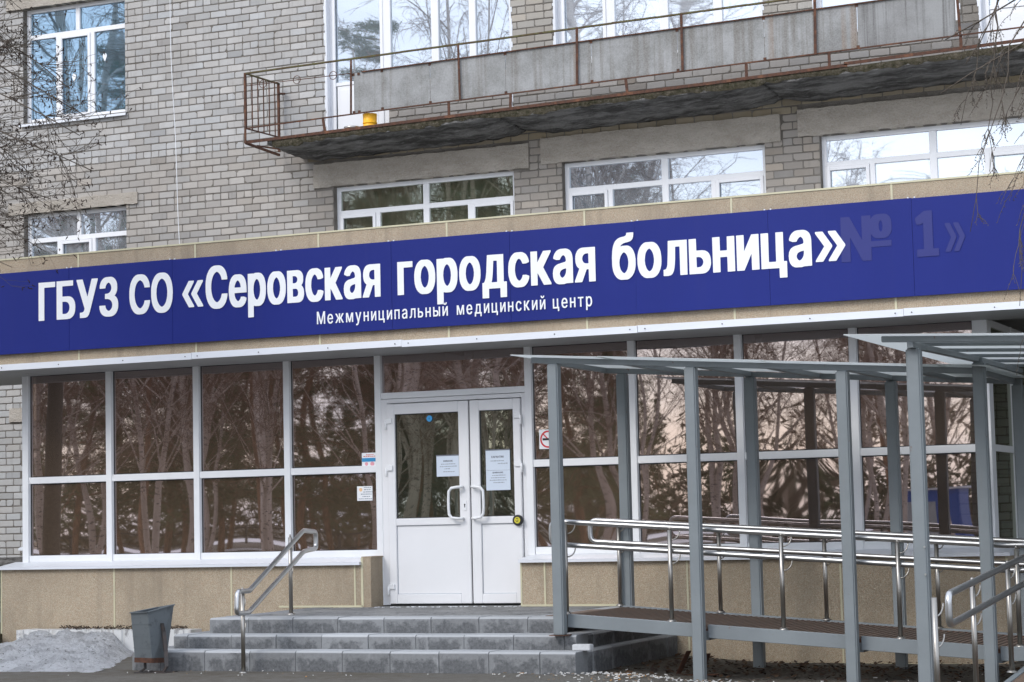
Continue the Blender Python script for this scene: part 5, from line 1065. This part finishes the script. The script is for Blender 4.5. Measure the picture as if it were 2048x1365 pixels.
# big trees close by, left of the viewer, mirrored in the left and upper windows
for (x_, y_, s_) in ((-17.9, -10.5, .52), (-15.2, -9.4, .48), (-21.5, -12.5, .6), (-24, -12, .55), (-27, -26, 1.5), (-22.5, -25, 1.5), (-33.5, -24, 1.5), (-40, -25, 1.6), (-30, -11, 1.35)):
    place(B4 if s_ > 1.2 else B1, (x_, y_, 0), rg.uniform(0, 6.28), s_)
place(B2, (-20.9, -8.6, 0), 1.0, .5); place(P2, (-11.5, -56, 0), 2.0, .9)
# thicket: low dark undergrowth mass far behind
b = MB()
for _ in range(22000):
    x_ = rg.uniform(-150, 5); y_ = rg.uniform(-135, -107); z = abs(rg.gauss(0, 3.6)); d = Vector((rg.gauss(0, 1), rg.gauss(0, 1), rg.gauss(.6, 1))).normalized(); L = rg.uniform(.6, 1.7); s_ = d.orthogonal().normalized() * rg.uniform(.05, .22)
    p = Vector((x_, y_, z)); b.poly([p - s_, p + s_, p + d * L], rg.choice([(.16, .115, .08), (.11, .10, .06), (.20, .15, .10), (.09, .09, .05)]))
tag(b.build('far_wood', M['needles']), 'far brown and green undergrowth of the wood facing the hospital', kind='stuff')

# ------------------------------------------------------------ bare branches reaching into the picture
def near_tree(name, label, seed, base, h, r, mains, catkins):
    rg = random.Random(seed); t = T(name, label, 'tree'); tr = MB(); cr = MB(); ck = MB()
    top = Vector(base) + Vector((0, 0, h)); tr.tube([Vector(base) + Vector((0, 0, h * k / 8)) + Vector((rg.gauss(0, .03), rg.gauss(0, .03), 0)) for k in range(9)], [r * (1 - .08 * k) for k in range(9)], 10)
    def kit(p):
        n = rg.choice((1, 1, 2, 3))
        for _ in range(n):
            d = Vector((rg.gauss(0, .6), rg.gauss(0, .6), rg.gauss(-.1, .9))).normalized(); L = rg.uniform(.016, .042); ck.tube([p, p + d * L * .4, p + d * L], [.003, .006, .0015], 4, False)
    def tw(p, d, L, r_, lvl):
        pts, dd = limb(cr, p, d, L, r_, r_ * .45, 5, 4, rg, catkins[1], .13)
        if lvl == 0:
            if catkins[0]:
                kit(pts[-1])
                if rg.random() < .25: kit(pts[3])
            else:
                for q in pts[1:]: cr.tube([q, q + Vector((rg.gauss(0, .008), rg.gauss(0, .008), -.008))], [.003, .001], 3, False)
            return
        for k in range(rg.randint(3, 4)):
            i = rg.randint(1, 5); tw(pts[i], side_dir(dd, rg.uniform(.35, .8), rg), L * rg.uniform(.4, .62), r_ * .6, lvl - 1)
    for (p0, p1, r_, lvl, nsub) in mains:
        p0 = Vector(p0); p1 = Vector(p1); n = 12; pts = []
        for k in range(n + 1):
            u = k / n; q = p0.lerp(p1, u) + Vector((0, 0, math.sin(u * math.pi) * (p1 - p0).length * .07)) + Vector([rg.gauss(0, .014) for _ in range(3)]); pts.append(q)
        cr.tube(pts, [r_ * (1 - .72 * k / n) for k in range(n + 1)], 6)
        for k in range(nsub):
            u = rg.uniform(.25 if not catkins[0] else .62, 1); i = min(n, int(u * n)); d = (pts[i] - pts[i - 1]).normalized(); tw(pts[i], side_dir(d, rg.uniform(.3, .75), rg), (p1 - p0).length * rg.uniform(.09, .17) * (1.2 - u * .5), max(.003, r_ * (.36 - .12 * u)), lvl)
    tr.build('trunk', M['bark_dark'], t); cr.build('branches', M['bark_dark'], t)
    if catkins[0]: ck.build('catkins', M['catkin'], t)
    return t
# left alder: trunk outside the frame
Y = -3.2; bx0 = -16.9
mains = []
for (za, xe, ze, r_, ns) in ((8.4, -12.75, 6.25, .015, 18), (7.9, -12.2, 5.75, .018, 26), (7.3, -11.95, 5.45, .018, 30), (6.8, -11.85, 5.2, .018, 32), (6.2, -11.75, 4.85, .018, 32), (7.2, -12.6, 4.9, .016, 28), (5.8, -11.9, 4.5, .017, 32), (5.4, -12.2, 4.1, .015, 28), (9.0, -12.75, 6.6, .013, 14), (6.0, -12.5, 4.6, .014, 28), (7.1, -12.6, 6.0, .014, 18), (6.5, -12.95, 5.3, .014, 26), (5.9, -12.9, 5.0, .014, 28), (5.0, -12.6, 3.95, .013, 22), (5.2, -12.0, 4.25, .013, 26), (5.6, -12.6, 4.45, .013, 24)):
    mains.append(((bx0, Y, za), (xe, Y + rnd.uniform(-.6, .5), ze), r_, 1, ns))
near_tree('alder_tree', 'bare alder with catkins reaching in from the left edge over the brick wall', 4, (bx0, Y, 0), 8.6, .13, mains, (True, .03))
mains = [((.3, -8.2, 5.6), (-1.75, -8.2, 4.75), .020, 1, 6), ((.3, -8.2, 6.2), (-2.1, -8.0, 4.55), .016, 1, 8), ((.3, -8.2, 5.0), (-2.45, -8.1, 4.05), .012, 1, 12), ((.3, -8.2, 4.6), (-2.5, -8.2, 3.75), .010, 1, 10)]
for (xa, za, xe, ze) in ((-1.7, 4.78, -2.12, 2.5), (-1.75, 4.75, -2.32, 2.95), (-1.6, 4.8, -1.98, 2.85), (-2.1, 4.55, -2.25, 3.3), (-1.7, 4.75, -2.05, 2.2), (-1.5, 4.85, -2.15, 3.45), (-1.9, 4.65, -2.42, 3.6), (-1.55, 4.8, -1.93, 2.4)):
    mains.append(((xa, -8.2, za), (xe, -8.2 + rnd.uniform(-.2, .2), ze), .0065, 1, 10))
near_tree('birch_tree', 'thin drooping birch twigs hanging in from the right edge over the blue sign', 8, (.3, -8.2, 0), 7, .11, mains, (False, -.16))
